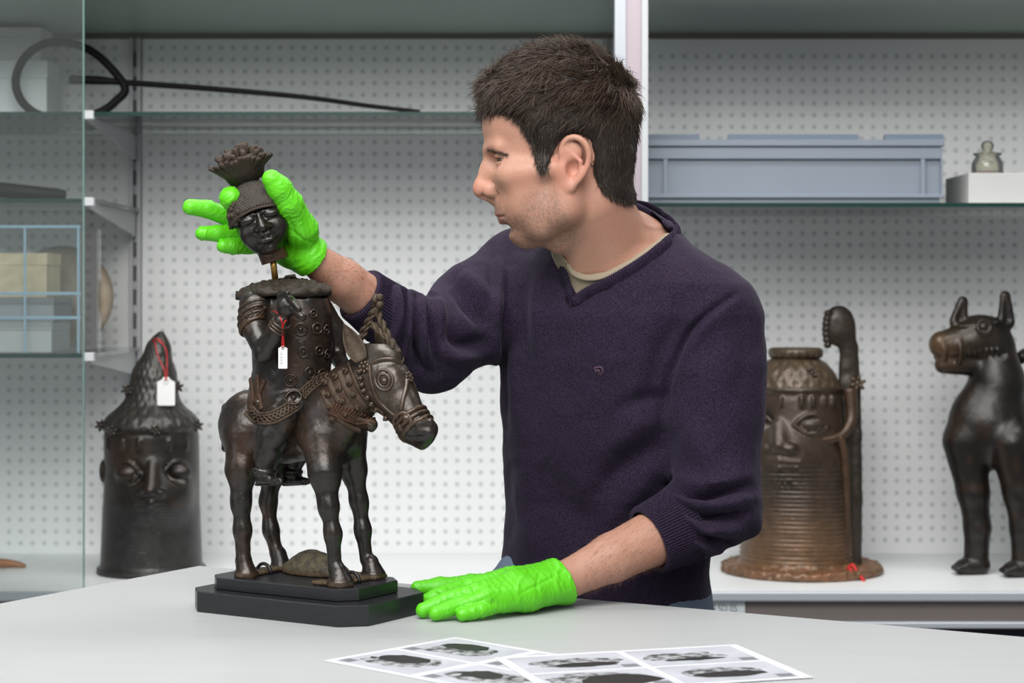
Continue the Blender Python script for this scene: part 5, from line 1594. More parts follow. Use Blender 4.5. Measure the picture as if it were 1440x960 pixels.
for i in range(len(lp)):
    T = unit(lp[(i + 1) % len(lp)] - lp[i - 1]); out_ = lp[i] - ctr_n; out_ = unit(out_ - T * (out_ @ T)); ac = np.cross(T, out_)
    w_ = 0.0084 * (1 + 0.10 * math.cos(s2[i] / 0.0030 * 2 * math.pi))
    for k in range(nn_):
        t = 2 * math.pi * k / nn_; vs.append(lp[i] + ac * math.cos(t) * w_ + out_ * math.sin(t) * w_ * 0.36 * (1 + 0.35 * math.cos(s2[i] / 0.0034 * 2 * math.pi)))
for i in range(len(lp)):
    i2 = (i + 1) % len(lp)
    for k in range(nn_): k2 = (k + 1) % nn_; fs.append((i * nn_ + k, i * nn_ + k2, i2 * nn_ + k2, i2 * nn_ + k))
mb = MB(); mb.add(vs, fs); mb.build('ribbed_collar', M_knit, sweater, smooth=True)
# little chest emblem
M_emb = mat('emblem_thread', (0.055, 0.025, 0.050), 0.7)
mb = MB()
for pth in ([(836, 517), (845, 516), (848, 521), (845, 527)], [(838, 520), (843, 521), (842, 526)], [(837, 517), (839, 524)]):
    p = on(sB, pth, 0.0006, 5); mb.tube(p, 0.0013, 6, flat=0.5, up=V(0, -1, 0))
mb.build('chest_emblem', M_emb, sweater, smooth=True)

# ---- t-shirt, trousers, shoes -------------------------------------------------------
tv = Vol((0.045, 2.38, 1.235), (0.235, 2.60, 1.42), 0.0018)
tv.add(tor_lev(0.0035), 0.02); tv.add(cap(NK0, NK1, 0.0605, 0.0635), 0.02)
tv.add(cap(P(878, 362, 2.535), SHL, 0.046 + .0035, 0.036), 0.035); tv.add(cap(P(868, 322, 2.580), P(918, 352, 2.560), 0.034 + .0035, 0.032 + .0035), 0.03); tv.add(cap(P(855, 352, 2.55), SHR, 0.045 + .0035, 0.048), 0.035)
TN = [(797, 366), (806, 379), (826, 386), (852, 382), (885, 365), (920, 341), (946, 322), (900, 285), (860, 240), (770, 250), (775, 340)]
def tneck(X, Y, Z):
    px = CX + X * F / Y; py = HY + (HC - Z) * F / Y
    return np.maximum(poly2d(px + 0 * Z, py + 0 * X, TN) * (YH / F), Y - 2.545)
tv.cut((V(0.0, 2.33, 1.24), V(0.27, 2.62, 1.43), tneck), 0.001)
tv.cut(bx(V(0.13, 2.5, 1.17), (0.3, 0.3, 0.05))); tv.cut(bx(V(0.13, 2.5, 1.40), (0.3, 0.3, 0.052)))
M_tee = mat('beige_jersey', (0.26, 0.21, 0.15), 0.8, bump=0.15, bscale=900)
tW, tF = biggest(*tv.mesh(2)); tee = mesh_obj('t_shirt', tW, tF, M_tee, man); tB = bvh_of(tW, tF)
p = on(tB, [(800, 371), (808, 383), (827, 390), (853, 386), (887, 369), (921, 345), (944, 326)], 0.0008, 10)
mb = MB(); mb.tube(sm(p, 6), 0.0045, 8, up=V(-0.3, -0.9, 0.4), flat=0.4); mb.build('neck_rib', M_tee, tee, smooth=True)
M_denim = mat('blue_denim', (0.055, 0.085, 0.135), 0.8, var=0.5, vscale=900, col2=(0.13, 0.17, 0.23), bump=0.2, bscale=900)
jv = Vol((-0.10, 2.45, 0.02), (0.42, 2.95, 0.945), 0.006)
hip = [(P(853, 790, 2.648), .138, .114), (P(852, 830, 2.652), .148, .116), (P(848, 900, 2.66), .156, .122), (P(848, 980, 2.67), .156, .124)]
jv.add(rings(None, BFD, None, [(p[2], p[0], p[1], a, b) for p, a, b in hip]), 0.02)
for sx in (-1, 1):
    hp = P(853, 930, 2.66) + sx * 0.085 * V(0.83, -0.56, 0)
    jv.chain([hp, V(hp[0] + 0.01, hp[1] + 0.05, 0.48), V(hp[0] + 0.015, hp[1] + 0.10, 0.09)], [0.088, 0.068, 0.056], 0.02)
jv.chain([P(716, 800, 2.625), P(704, 840, 2.62), P(702, 900, 2.62)], [0.018, 0.028, 0.035], 0.02)
jW, jF = jv.mesh(2); jN = vnormals(jW, jF); jW = jW + jN * (fbm(jW, 18, 2)[:, None] * 0.003)
mesh_obj('jeans', jW, jF, M_denim, man)
M_shoe = mat('black_leather', (0.02, 0.02, 0.02), 0.4)
for sx in (-1, 1):
    hp = P(853, 930, 2.66) + sx * 0.085 * V(0.83, -0.56, 0)
    a = V(hp[0] + 0.015, hp[1] + 0.10, 0.05); wv = Vol(a - V(.22, .28, .055), a + V(.12, .12, .1), 0.005)
    wv.chain([a + V(.02, .03, 0), a + BFD * 0.12 + V(0, 0, -.008), a + BFD * 0.18 + V(0, 0, -.018)], [.046, .042, .03], 0.02)
    wv.cut(bx(V(a[0], a[1], -0.05), (.5, .5, .054))); w1, w2 = wv.mesh(1); mesh_obj('shoe', w1, w2, M_shoe, man)

# ---- gloves ------------------------------------------------------------------------
GREEN = (0.10, 0.53, 0.008)
M_glove, nt, pb = new_mat('green_nitrile')
pb.inputs['Base Color'].default_value = (*GREEN, 1); pb.inputs['Roughness'].default_value = 0.42; pb.inputs['Specular IOR Level'].default_value = 0.45
pb.inputs['Subsurface Weight'].default_value = 0.08; pb.inputs['Subsurface Radius'].default_value = (0.4, 1.0, 0.2); pb.inputs['Subsurface Scale'].default_value = 0.003
tc = node(nt, 'ShaderNodeTexCoord'); n1 = node(nt, 'ShaderNodeTexNoise', Scale=150.0, Detail=4.0, Distortion=1.8)
nt.links.new(tc.outputs['Object'], n1.inputs['Vector']); bp = node(nt, 'ShaderNodeBump'); bp.inputs['Strength'].default_value = 0.3; bp.inputs['Distance'].default_value = 0.002
nt.links.new(n1.outputs[0], bp.inputs['Height']); nt.links.new(bp.outputs[0], pb.inputs['Normal'])

def glove(build, lo, hi, cutc, axis, cuff_r, wr_path, name_seed, h=0.0012):
    v = Vol(lo, hi, h); build(v)
    v.cut(cyl(cutc + axis * 0.03, axis, 0.06, 0.03))
    W, Fc = v.mesh(2); N = vnormals(W, Fc); pq = proj(W); dsp = np.zeros(len(W))
    for pth, a, wd in wr_path:
        d, t = polydist(pq, spline([(x, y, 0) for x, y in pth], 5)[:, :2])
        dsp += a * np.exp(-(d / wd) ** 2) * np.sin(np.pi * np.clip(t, .05, .95)) ** 0.5 * sstep(0.2, -0.2, N[:, 1])
    # creases running across the hand
    s1 = (W @ axis); wv_ = fbm(W, 55, name_seed) * 0.010
    dsp += 0.0009 * (1 - np.abs(np.sin((s1 + wv_) * 360))) ** 2 * sstep(-0.35, 0.35, fbm(W, 40, name_seed + 3)) + 0.0006 * (1 - np.abs(np.sin((s1 + fbm(W, 70, name_seed + 9) * 0.012) * 620))) ** 2 * sstep(-0.2, 0.4, fbm(W, 55, name_seed + 5)) + fbm(W, 150, name_seed + 7) * 0.0002
    W = W + N * dsp[:, None]
    return mesh_obj('glove', W, Fc, M_glove, man)

def left_hand(v):
    kn = {'i': TZ(660, 825, 0.9300), 'm': TZ(670, 832, 0.9300), 'r': TZ(684, 840, 0.9250), 'p': TZ(704, 848, 0.9170)}
    tips = {'i': TZ(598, 846, 0.9105), 'm': TZ(595, 858, 0.9096), 'r': TZ(613, 862, 0.9096), 'p': TZ(651, 863, 0.9092)}
    mids = {'i': TZ(626, 833, 0.9215), 'm': TZ(629, 843, 0.9205), 'r': TZ(646, 851, 0.9165), 'p': TZ(677, 857, 0.9125)}
    rad = {'i': (.0108, .0098, .0084), 'm': (.0110, .0098, .0086), 'r': (.0106, .0096, .0086), 'p': (.0098, .0090, .0082)}
    wr = WRL
    offs = {'i': 0.010, 'm': 0.004, 'r': -0.004, 'p': -0.010}
    for k in 'imrp':
        b = wr + V(0, offs[k], 0.002 if k in 'im' else -0.006)
        v.chain([b, lerp(b, kn[k], 0.6), kn[k]], [0.0215 if k in 'im' else 0.018, 0.0165, 0.0112], 0.009)
    for k in 'imrp':
        v.chain([kn[k], mids[k], lerp(mids[k], tips[k], 0.55), tips[k]], [rad[k][0], rad[k][1], rad[k][1] * 0.95, rad[k][2]], 0.0014)
    v.chain([wr + V(-0.02, 0.016, -0.004), P(700, 821, 2.385), P(662, 823, 2.385), P(618, 826, 2.38), P(587, 826, 2.372)], [.016, .0150, .0122, .0112, .0080], 0.007)
    v.chain([wr + axL * -0.0, cutgL], [0.0265, 0.0280], 0.008)
    v.add(tor(cutgL - axL * 0.002, axL, 0.0272, 0.0022), 0.001)
cutgL = WRL + axL * 0.008
creL = [([(795, 790), (770, 800), (735, 812)], .0010, 2), ([(798, 800), (770, 815), (730, 835)], -.0012, 2), ([(790, 790), (782, 815), (790, 845)], .0012, 3), ([(760, 800), (755, 825), (762, 850)], -.0012, 2.5),
        ([(740, 803), (728, 825), (732, 852)], .0012, 3), ([(720, 808), (705, 825), (712, 850)], -.0010, 2.5), ([(700, 812), (685, 825), (690, 840)], .001, 3),
        ([(672, 828), (650, 842), (628, 850)], -.0012, 2.2), ([(690, 838), (664, 850), (640, 856)], -.0012, 2.2)]
glove(left_hand, V(-0.16, 2.24, 0.8995), V(0.12, 2.46, 0.985), cutgL, -axL, 0.0285, creL, 1)

def right_hand(v):
    kn = {'i': P(376, 288, 2.400), 'm': P(366, 305, 2.408), 'r': P(368, 325, 2.408), 'p': P(378, 343, 2.400)}
    v.chain([kn['i'], P(352, 298, 2.396), P(337, 293, 2.368), P(324, 278, 2.338)], [.0115, .0115, .0120, .0132], 0.0022)
    v.chain([kn['m'], P(326, 306, 2.398), P(292, 294, 2.386), P(268, 291, 2.376)], [.0122, .0115, .0108, .0095], 0.0022)
    v.chain([kn['r'], P(334, 330, 2.398), P(306, 328, 2.388), P(285, 328, 2.380)], [.0115, .0105, .0100, .0085], 0.0022)
    v.chain([kn['p'], P(350, 346, 2.393), P(328, 347, 2.385), P(314, 346, 2.380)], [.0105, .0096, .0090, .0080], 0.0022)
    for k in 'imrp':
        b = WRR + V(0, 0.004 if k in 'im' else 0.0, 0.003 if k in 'im' else -0.003)
        v.chain([b, lerp(b, kn[k], 0.5), kn[k]], [0.0190, 0.0165, 0.0125], 0.010)
    v.chain([lerp(WRR, kn['r'], 0.12), P(424, 322, 2.362), P(407, 286, 2.338), P(393, 265, 2.328), P(382, 252, 2.322)], [.0170, .0185, .0150, .0135, .0112], 0.007)
    v.chain([WRR, cutgR], [0.0215, 0.0235], 0.008)
    v.add(tor(cutgR - axR * 0.002, axR, 0.0225, 0.0022), 0.001)
cutgR = WRR - axR * 0.002
creR = [([(405, 270), (420, 300), (428, 335)], .0012, 3), ([(412, 270), (430, 300), (440, 335)], -.0012, 2.5), ([(402, 300), (415, 330), (412, 365)], -.0014, 2.5), ([(420, 320), (432, 345), (430, 372)], .0012, 3),
        ([(405, 320), (425, 335), (450, 345)], -.001, 2.5), ([(315, 285), (325, 292), (335, 287)], -.0012, 2)]
glove(right_hand, V(-0.43, 2.28, 1.285), V(-0.20, 2.44, 1.43), cutgR, -axR, 0.0235, creR, 5)
# ------------------------------------------------------------------ bronzes on the cabinet shelf
def G_(Y):
    q3 = Y / F
    def g(px, py, lat=0.0):
        p = P(px, py, Y); p[1] -= lat * q3; return p
    return g, q3
# ---- head with the pointed beaded crown (left)
GL, ql = G_(3.94)
root = empty('bronze_crowned_head', (GL(213, 0)[0], 3.94, SHELF_Z), 'dark bronze head with pointed net crown and tall ringed collar at left', 'sculpture')
zb = SHELF_Z
v = Vol((GL(120, 0)[0], 3.80, zb - 0.004), (GL(300, 0)[0], 4.08, GL(0, 455)[2]), 0.0030)
def LV(py, hw, cx=213, dep=1.0): p = GL(cx, py); return (p[2], p[0], p[1], hw * ql * dep, hw * ql)
v.add(rings(None, V(0, -1, 0), None, [(zb, GL(213, 0)[0], 3.94, .1, .1), LV(720, 68, 213), LV(705, 67, 213), LV(660, 66, 214), LV(610, 66, 213), LV(600, 62, 213)]), 0.004)
v.add(cyl(V(GL(213, 0)[0], 3.94, zb + 0.006), (0, 0, 1), 76 * ql, 0.007, 0.005), 0.006)
v.add(tor(GL(212, 600), (0, 0, 1), 62 * ql, 5.5 * ql), 0.004)
# face, turned a little to the right
fx = 16
def face_pt(px, py, lift=0.0, R_=66, cx=213):
    la = math.sqrt(max((R_ + lift) ** 2 - (px - cx) ** 2, 0)); return GL(px, py, la)
v.add(ell(GL(226, 690, 40), (46 * ql, 34 * ql, 42 * ql)), 0.03)
v.chain([face_pt(226, 648), face_pt(226, 682, 13)], [6 * ql, 10 * ql], 0.010)
for s_ in (-1, 1):
    v.add(ell(face_pt(226 + 11 * s_, 686, 12), (9 * ql, 8 * ql, 6.5 * ql)), 0.006)
    ex = 226 + 35 * s_ - (2 if s_ > 0 else 0)
    v.cut(ell(face_pt(ex, 660, 6), (24 * ql, 9 * ql, 16 * ql)), 0.010)
    v.add(ell(face_pt(ex, 660, -5), (17 * ql, 12 * ql, 12 * ql)), 0.001)
    for yy, dy in ((660, -14), (660, 13)):
        pts = [face_pt(ex - 19, yy, 0), face_pt(ex - 8, yy + dy, 1), face_pt(ex + 6, yy + dy, 1), face_pt(min(ex + 18, 277), yy, -1)]
        v.chain(spline(pts, 4), [2.6 * ql] * 13, 0.001)
    v.add(cap(face_pt(227, 698, 13), face_pt(227 + 21 * s_, 699, 8), 4.6 * ql, 3.0 * ql), 0.003)
    v.add(cap(face_pt(227, 707, 12), face_pt(227 + 19 * s_, 705, 7), 5.0 * ql, 3.0 * ql), 0.003)
for x in (160, 184, 208, 248, 268): v.add(cap(face_pt(x, 615), face_pt(x, 627), 3.2 * ql), 0.002)
v.add(ell(GL(146, 662, 6), (5 * ql, 10 * ql, 16 * ql)), 0.003)
W, Fc = v.mesh(1); N = vnormals(W, Fc); pz = proj(W)
neck = sstep(708, 714, pz[:, 1]) * sstep(815, 808, pz[:, 1]); W = W + N * (neck * 0.0011 * np.sin(W[:, 2] / 0.0064 * 2 * math.pi))[:, None]
tone = bronze_tone(W, N, 0.35, 0.1, 41, 0.2); tone = blot(tone, pz, 170, 640, 36, V(0.035, 0.019, 0.011), 0.7)
tone = tone * (1 - neck[:, None]) + V(0.024, 0.024, 0.0225) * neck[:, None]
M_bronze_bg = attr_mat('shelf_bronze', 0.38, 0.25, 0.6, bump=0.2, bscale=120, var=0.3, vscale=60, bdist=0.002)
mesh_obj('head_and_collar', W, Fc, M_bronze_bg, root, tone=tone)
v = Vol((GL(135, 0)[0], 3.82, GL(0, 604)[2]), (GL(292, 0)[0], 4.06, GL(0, 455)[2]), 0.0030)
v.add(ell(GL(213, 600), (66 * ql, 66 * ql, 34 * ql)), 0.01)
v.chain([GL(214, 580), GL(217, 530), GL(223, 490), GL(226, 470)], [42 * ql, 27 * ql, 13 * ql, 3.5 * ql], 0.02)
v.cut(bx(GL(213, 622), (0.2, 0.2, 20 * ql)))
W, Fc = v.mesh(1); N = vnormals(W, Fc)
an = np.arctan2(W[:, 1] - 3.94, W[:, 0] - GL(215, 0)[0]); hz = W[:, 2] / 0.016
net = np.maximum(np.abs(np.cos(an * 11 + hz * 1.6)), np.abs(np.cos(an * 11 - hz * 1.6)))
W = W + N * (0.0030 * net)[:, None]
mesh_obj('net_crown', W, Fc, M_bronze_bg, root, tone=np.tile(V(0.034, 0.031, 0.027), (len(W), 1)) * (1 + 0.3 * fbm(W, 60, 3))[:, None])
def rosette(parent, c, r, col, n=6):
    mb = MB(); ball(mb, c, r * 0.45, V(0, -1, 0), 0.9)
    for k in range(n):
        t = 2 * math.pi * k / n + 0.3; d = V(math.cos(t), -0.25, math.sin(t)); mb.tube([c, c + d * r * 0.6, c + d * r], [r * 0.22, r * 0.28, r * 0.12], 6)
    bmesh_part('bead_rosette', mb, col, parent, M_bronze_bg)
for x, y, la in ((183, 547, 20), (253, 543, 18), (145, 597, 14), (280, 597, 14), (168, 602, 58), (232, 600, 70)): rosette(root, GL(x, y, la), 9 * ql, V(.03, .026, .022))
tg2 = paper_tag(221, 246, 530, 570, 3.94 - 42 * ql, 'white paper tag hanging on red string from the pointed bronze crown', None,
          [[(218, 480, 3.94 - 24 * ql), (222, 500, 3.94 - 33 * ql), (231, 520, 3.94 - 41 * ql), (233, 535, 3.94 - 43 * ql)], [(222, 478, 3.94 - 22 * ql), (233, 490, 3.94 - 30 * ql), (235, 515, 3.94 - 40 * ql), (234, 535, 3.94 - 43 * ql)],
           [(213, 482, 3.94 - 10 * ql), (220, 476, 3.94 - 18 * ql), (230, 482, 3.94 - 18 * ql)]])
# ---- head with the winged crown (right)
GR, qr = G_(3.95)
root = empty('bronze_winged_head', (GR(1122, 0)[0], 3.95, SHELF_Z), 'brown bronze head with one curled side wing and wide base flange', 'sculpture')
X0 = GR(1120, 0)[0]
v = Vol((GR(1005, 0)[0], 3.76, zb - 0.004), (GR(1250, 0)[0], 4.14, GR(0, 482)[2]), 0.0031)
def RV(py, hw, cx=1120): p = GR(cx, py); return (p[2], p[0], p[1], hw * qr, hw * qr)
v.add(rings(None, V(0, -1, 0), None, [(zb + 0.004, X0, 3.95, 82 * qr, 82 * qr), RV(780, 79), RV(720, 77), RV(660, 74), RV(620, 69), RV(560, 64), RV(545, 61)]), 0.004)
v.add(cyl(V(GR(1127, 0)[0], 3.95, zb + 0.008), (0, 0, 1), 112 * qr, 0.009, 0.007), 0.012)
def fr_pt(px, py, lift=0.0, R_=67, cx=1120):
    la = math.sqrt(max((R_ + lift) ** 2 - (px - cx) ** 2, 0)); return GR(px, py, la)
v.add(ell(GR(1096, 640, 42), (46 * qr, 34 * qr, 40 * qr)), 0.03)
v.chain([fr_pt(1086, 594), fr_pt(1086, 620, 12)], [7 * qr, 11 * qr], 0.012)
for s_ in (-1, 1):
    v.add(ell(fr_pt(1086 + 14 * s_, 625, 11), (11 * qr, 9 * qr, 8 * qr)), 0.006)
    ex = 1086 + 46 * s_ if s_ > 0 else 1060
    v.cut(ell(fr_pt(ex, 592, 8), (26 * qr, 10 * qr, 15 * qr)), 0.010)
    v.add(ell(fr_pt(ex, 593, -6), (17 * qr, 11 * qr, 11 * qr)), 0.001)
    for dy in (-13, 11):
        pts = [fr_pt(max(ex - 25, 1054), 593), fr_pt(ex - 9, 593 + dy, 1), fr_pt(ex + 8, 593 + dy, 1), fr_pt(ex + 24, 596, 0)]
        v.chain(spline(pts, 4), [2.8 * qr] * 13, 0.001)
    v.add(cap(fr_pt(1086, 641, 15), fr_pt(1086 + 28 * s_, 643, 11), 5.4 * qr, 3.2 * qr), 0.003)
    v.add(cap(fr_pt(1086, 651, 14), fr_pt(1086 + 26 * s_, 650, 10), 5.8 * qr, 3.2 * qr), 0.003)
for x in (1090, 1118, 1134, 1150, 1163): v.add(cap(fr_pt(x, 556, -2), fr_pt(x, 566, -2), 3.4 * qr), 0.002)
v.add(tor(GR(1120, 546), (0, 0, 1), 60 * qr, 4.5 * qr), 0.003)
W, Fc = v.mesh(1); N = vnormals(W, Fc); pz = proj(W)
neck = sstep(652, 660, pz[:, 1]) * sstep(800, 788, pz[:, 1]) * (np.abs(N[:, 2]) < 0.6)
W = W + N * (neck * 0.0022 * np.sin(W[:, 2] / 0.0085 * 2 * math.pi))[:, None]
fl_ = sstep(zb + 0.03, zb + 0.014, W[:, 2]); W = W + N * (fl_ * (W[:, 2] > zb + 0.003) * fbm(W, 60, 3) * 0.008)[:, None]; W[:, 2] = np.maximum(W[:, 2], zb + 0.0003)
tone = np.tile(V(0.046, 0.030, 0.0195), (len(W), 1)) * (1 + 0.35 * fbm(W, 30, 5))[:, None]
t = sstep(680, 800, pz[:, 1]); tone = tone * (1 - t[:, None] * 0.85) + V(0.17, 0.092, 0.044) * t[:, None] * 0.85
t = fl_ * sstep(-0.2, 0.4, fbm(W, 50, 8)); tone = tone * (1 - t[:, None] * 0.6) + V(0.24, 0.10, 0.05) * t[:, None] * 0.6
mesh_obj('head_and_collar', W, Fc, M_bronze_bg, root, tone=tone)
v = Vol((GR(1040, 0)[0], 3.82, GR(0, 552)[2]), (GR(1200, 0)[0], 4.08, GR(0, 480)[2]), 0.0030)
v.add(ell(GR(1118, 548), (60 * qr, 60 * qr, 50 * qr)), 0.004); v.cut(bx(GR(1118, 482), (.2, .2, 10 * qr))); v.cut(bx(GR(1118, 570), (.2, .2, 21 * qr)))
v.add(cyl(GR(1119, 496), (0, 0, 1), 36 * qr, 5 * qr, 0.003), 0.004)
W, Fc = v.mesh(1); N = vnormals(W, Fc); an = np.arctan2(W[:, 1] - 3.95, W[:, 0] - X0); hz = W[:, 2] / 0.018
W = W + N * (0.0035 * np.maximum(np.abs(np.cos(an * 10 + hz * 1.6)), np.abs(np.cos(an * 10 - hz * 1.6))))[:, None]
mesh_obj('net_crown', W, Fc, M_bronze_bg, root, tone=np.tile(V(0.085, 0.058, 0.036), (len(W), 1)) * (1 + 0.4 * fbm(W, 60, 3))[:, None])
wv = Vol((GR(1140, 0)[0], 3.84, zb + 0.006), (GR(1225, 0)[0], 4.05, GR(0, 422)[2]), 0.0030)
FY = (V(0, 1, 0), 0.45)
wv.chain([GR(1194, 800, 10), GR(1194, 700, 10), GR(1193, 610, 10), GR(1193, 540, 10), GR(1192, 490, 10), GR(1186, 462, 10)], [16 * qr, 17 * qr, 17 * qr, 16 * qr, 13 * qr, 14 * qr], 0.006, flat=FY)
wv.add(ell(GR(1178, 458, 10), (23 * qr, 10 * qr, 29 * qr)), 0.008)
wv.cut(cap(GR(1198, 560, 22), GR(1198, 790, 22), 7 * qr), 0.004)
for k in range(7): wv.add(ell(GR(1162 - 3 * math.sin(k * .5), 440 + k * 7.5, 14), (6 * qr, 7 * qr, 4.5 * qr)), 0.001)
wv.cut(bx(V(1.0 * GR(1190, 0)[0], 3.95, zb - 0.03), (.3, .3, 0.038)))
W, Fc = wv.mesh(1); W = W + vnormals(W, Fc) * (fbm(W, 60, 4) * 0.001)[:, None]
mesh_obj('side_wing', W, Fc, M_bronze_bg, root, tone=np.tile(V(0.034, 0.025, 0.0175), (len(W), 1)) * (1 + 0.35 * fbm(W, 40, 3))[:, None])
mb = MB(); mb.tube(spline([GR(1190, 545, 30), GR(1192, 585, 34), GR(1180, 606, 44), GR(1158, 614, 56), GR(1124, 615, 66)], 8), np.linspace(9, 5, 33) * qr, 8, flat=0.7, up=V(0, -1, 0.1)); bmesh_part('cheek_band', mb, V(.085, .055, .035), root, M_bronze_bg)
mb = MB(); mb.tube(spline([GR(1182, 800, 42), GR(1183, 720, 42), GR(1180, 640, 46), GR(1172, 610, 48)], 8), 6 * qr, 8); bmesh_part('hanging_bead_string', mb, V(.10, .065, .042), root, M_bronze_bg)
rosette(root, GR(1203, 538, 16), 12 * qr, V(.10, .07, .045)); rosette(root, GR(1134, 522, 52), 9 * qr, V(.06, .045, .03))
mb = MB(); mb.tube(spline([GR(1180, 790, 70), GR(1186, 784, 74), GR(1191, 792, 80), GR(1196, 800, 92), GR(1203, 812, 104)], 6), 2.3 * qr, 6); mb.build('red_thread', M_string, root, smooth=True)
mb = MB(); mb.tube(spline([GR(1181, 788, 72), GR(1190, 800, 84), GR(1182, 803, 84)], 6), 2.0 * qr, 6); mb.build('red_thread', M_string, root, smooth=True)
# ---- leopard
GP, qp = G_(3.93)
root = empty('bronze_leopard', (GP(1400, 0)[0], 3.93, SHELF_Z), 'dark bronze leopard standing on the shelf with bared teeth', 'sculpture')
v = Vol((GP(1290, 0)[0], 3.80, zb - 0.004), (GP(1560, 0)[0], 4.20, GP(0, 400)[2]), 0.0030)
v.chain([GP(1398, 490, 0), GP(1402, 540, 0), GP(1395, 590, 0)], [30 * qp, 37 * qp, 46 * qp], 0.02)
v.add(ell(GP(1382, 600, 4), (50 * qp, 40 * qp, 62 * qp)), 0.02)
v.add(cap(GP(1400, 600, -10), GP(1500, 600, -90), 52 * qp, 48 * qp), 0.02)
v.add(ell(GP(1378, 474, 4), (42 * qp, 30 * qp, 32 * qp)), 0.01)
v.chain([GP(1360, 480, 8), GP(1322, 484, 14)], [27 * qp, 19 * qp], 0.010)
v.chain([GP(1380, 514, 6), GP(1324, 512, 14)], [16 * qp, 13 * qp], 0.006)
v.cut(cap(GP(1404, 497, 34), GP(1344, 499, 36), 7.0 * qp), 0.002)
v.add(ell(GP(1316, 478, 20), (10 * qp, 12 * qp, 9 * qp)), 0.004); v.add(tor(GP(1318, 492, 14), (1, 0.2, 0.1), 17 * qp, 3.5 * qp), 0.002); v.add(tor(GP(1338, 490, 10), (1, 0.2, 0.05), 25 * qp, 3.4 * qp), 0.002)
for k in range(7): v.add(cap(GP(1348 + k * 8, 491, 31), GP(1349 + k * 8, 501, 30), 3.0 * qp, 1.4 * qp), 0.001)
v.add(tor(GP(1376, 459, 33), (0.1, -1, 0.2), 9.5 * qp, 2.8 * qp), 0.001); v.add(ell(GP(1376, 459, 30), 6 * qp), 0.001)
v.add(cap(GP(1344, 459, 26), GP(1396, 452, 28), 3 * qp), 0.003)
for x, y, x1, y1, la in ((1346, 452, 1352, 424, 8), (1412, 452, 1411, 416, 10)):
    v.add(cap(GP(x, y, la), GP(x1, y1, la), 13 * qp, 8 * qp, (V(0, 1, 0), 0.5)), 0.004); v.cut(cap(GP(x + 1, y - 4, la + 9), GP(x1, y1 + 4, la + 8), 7 * qp, 4 * qp), 0.003)
for pts, rr in (([(1356, 620, 6), (1366, 690, 10), (1372, 740, 10), (1371, 790, 8)], [32, 22, 18, 17]), ([(1416, 620, 30), (1426, 690, 34), (1432, 740, 34), (1432, 796, 34)], [34, 23, 19, 18]),
                ([(1495, 620, -60), (1500, 700, -70), (1500, 770, -80)], [36, 24, 18]), ([(1510, 620, -120), (1520, 700, -120), (1520, 765, -125)], [36, 24, 18])):
    v.chain([GP(*p) for p in pts], [r * qp for r in rr], 0.012)
    c = GP(*pts[-1]); c[2] = zb + 0.017; v.add(cap(c, c + V(-0.022, -0.008, -0.003), 0.028, 0.024, (V(0, 0, 1), 0.72)), 0.006)
    for k in range(4): v.add(cap(c + V(-0.026, -0.024 + k * 0.010, 0.0), c + V(-0.044, -0.030 + k * 0.0105, -0.005), 0.0078, 0.006), 0.002)
v.cut(bx(V(0.95, 3.95, zb - 0.02), (0.5, 0.5, 0.0203)))
W, Fc = v.mesh(1); N = vnormals(W, Fc); pz = proj(W); W = W + N * (fbm(W, 40, 3) * 0.001)[:, None]
tone = bronze_tone(W, N, 0.45, 0.05, 61, 0.4) * 0.65; tone = blot(tone, pz, 1318, 488, 30, V(.13, .075, .036), 0.8); tone = blot(tone, pz, 1372, 470, 34, V(.04, .026, .016), 0.6)
mesh_obj('body', W, Fc, M_bronze_bg, root, tone=tone)
mb = MB(); mb.tube(spline([GP(1520, 575, -100), GP(1500, 520, -90), GP(1462, 500, -60), GP(1445, 505, -40)], 8), 9 * qp, 10); bmesh_part('tail', mb, V(.02, .017, .015), root, M_bronze_bg)

# ------------------------------------------------------------------ things on the glass shelves
M_crate = mat('grey_blue_plastic', (0.20, 0.235, 0.285), 0.42, var=0.05, vscale=6)
M_crate_d = mat('grey_plastic_lip', (0.13, 0.17, 0.22), 0.45)
yc = 3.79; qc = yc / F; z0 = zs4 + 0.0042
def CX_(px): return (px - CX) * qc
def CZ(py): return HC - (py - HY) * qc
cr = empty('plastic_crate', (0.52, yc + 0.2, z0), 'flat grey stacking crate on the right glass shelf', 'crate')
xl, xr = CX_(1328) - 0.60, CX_(1325)
body = MB().box((xl + .006, yc + 0.008, z0), (xr - .003, yc + 0.39, CZ(205))).build('crate_body', M_crate, cr)
MB().box((xl - .004, yc - 0.004, CZ(206)), (xr + 0.004, yc + 0.394, CZ(196)), 0.002).build('crate_rim', M_crate, cr)
MB().box((xl, yc, CZ(224)), (xr, yc + 0.0081, CZ(206.5)), 0.002).build('upper_band', M_crate, cr)
MB().box((xl - .002, yc - 0.003, CZ(278)), (xr + 0.003, yc + 0.0081, CZ(273)), 0.001).build('lower_ledge', M_crate, cr)
for px in (936, 1298): MB().box((CX_(px) - .004, yc, CZ(273.5)), (CX_(px) + .004, yc + 0.0081, CZ(223.5))).build('rib', M_crate, cr)
MB().box((CX_(1323), yc + 0.001, CZ(273.5)), (CX_(1326), yc + 0.02, CZ(223.5))).build('rib', M_crate, cr)
for a, b in ((880, 984), (1024, 1208), (1244, 1327)): MB().box((CX_(a), yc + 0.002, CZ(196.2)), (CX_(b), yc + 0.012, CZ(188.5)), 0.001).build('stacking_lip', M_crate_d, cr)
M_box = mat('white_carton', (0.50, 0.50, 0.49), 0.6, var=0.04, vscale=8)
bxr = MB().box((CX_(1362), yc, z0), (CX_(1362) + 0.30, yc + 0.20, CZ(243)), 0.001).build('white_carton', M_box)
tag(bxr, 'low white carton beside the grey crate, under the glass jar', 'box')
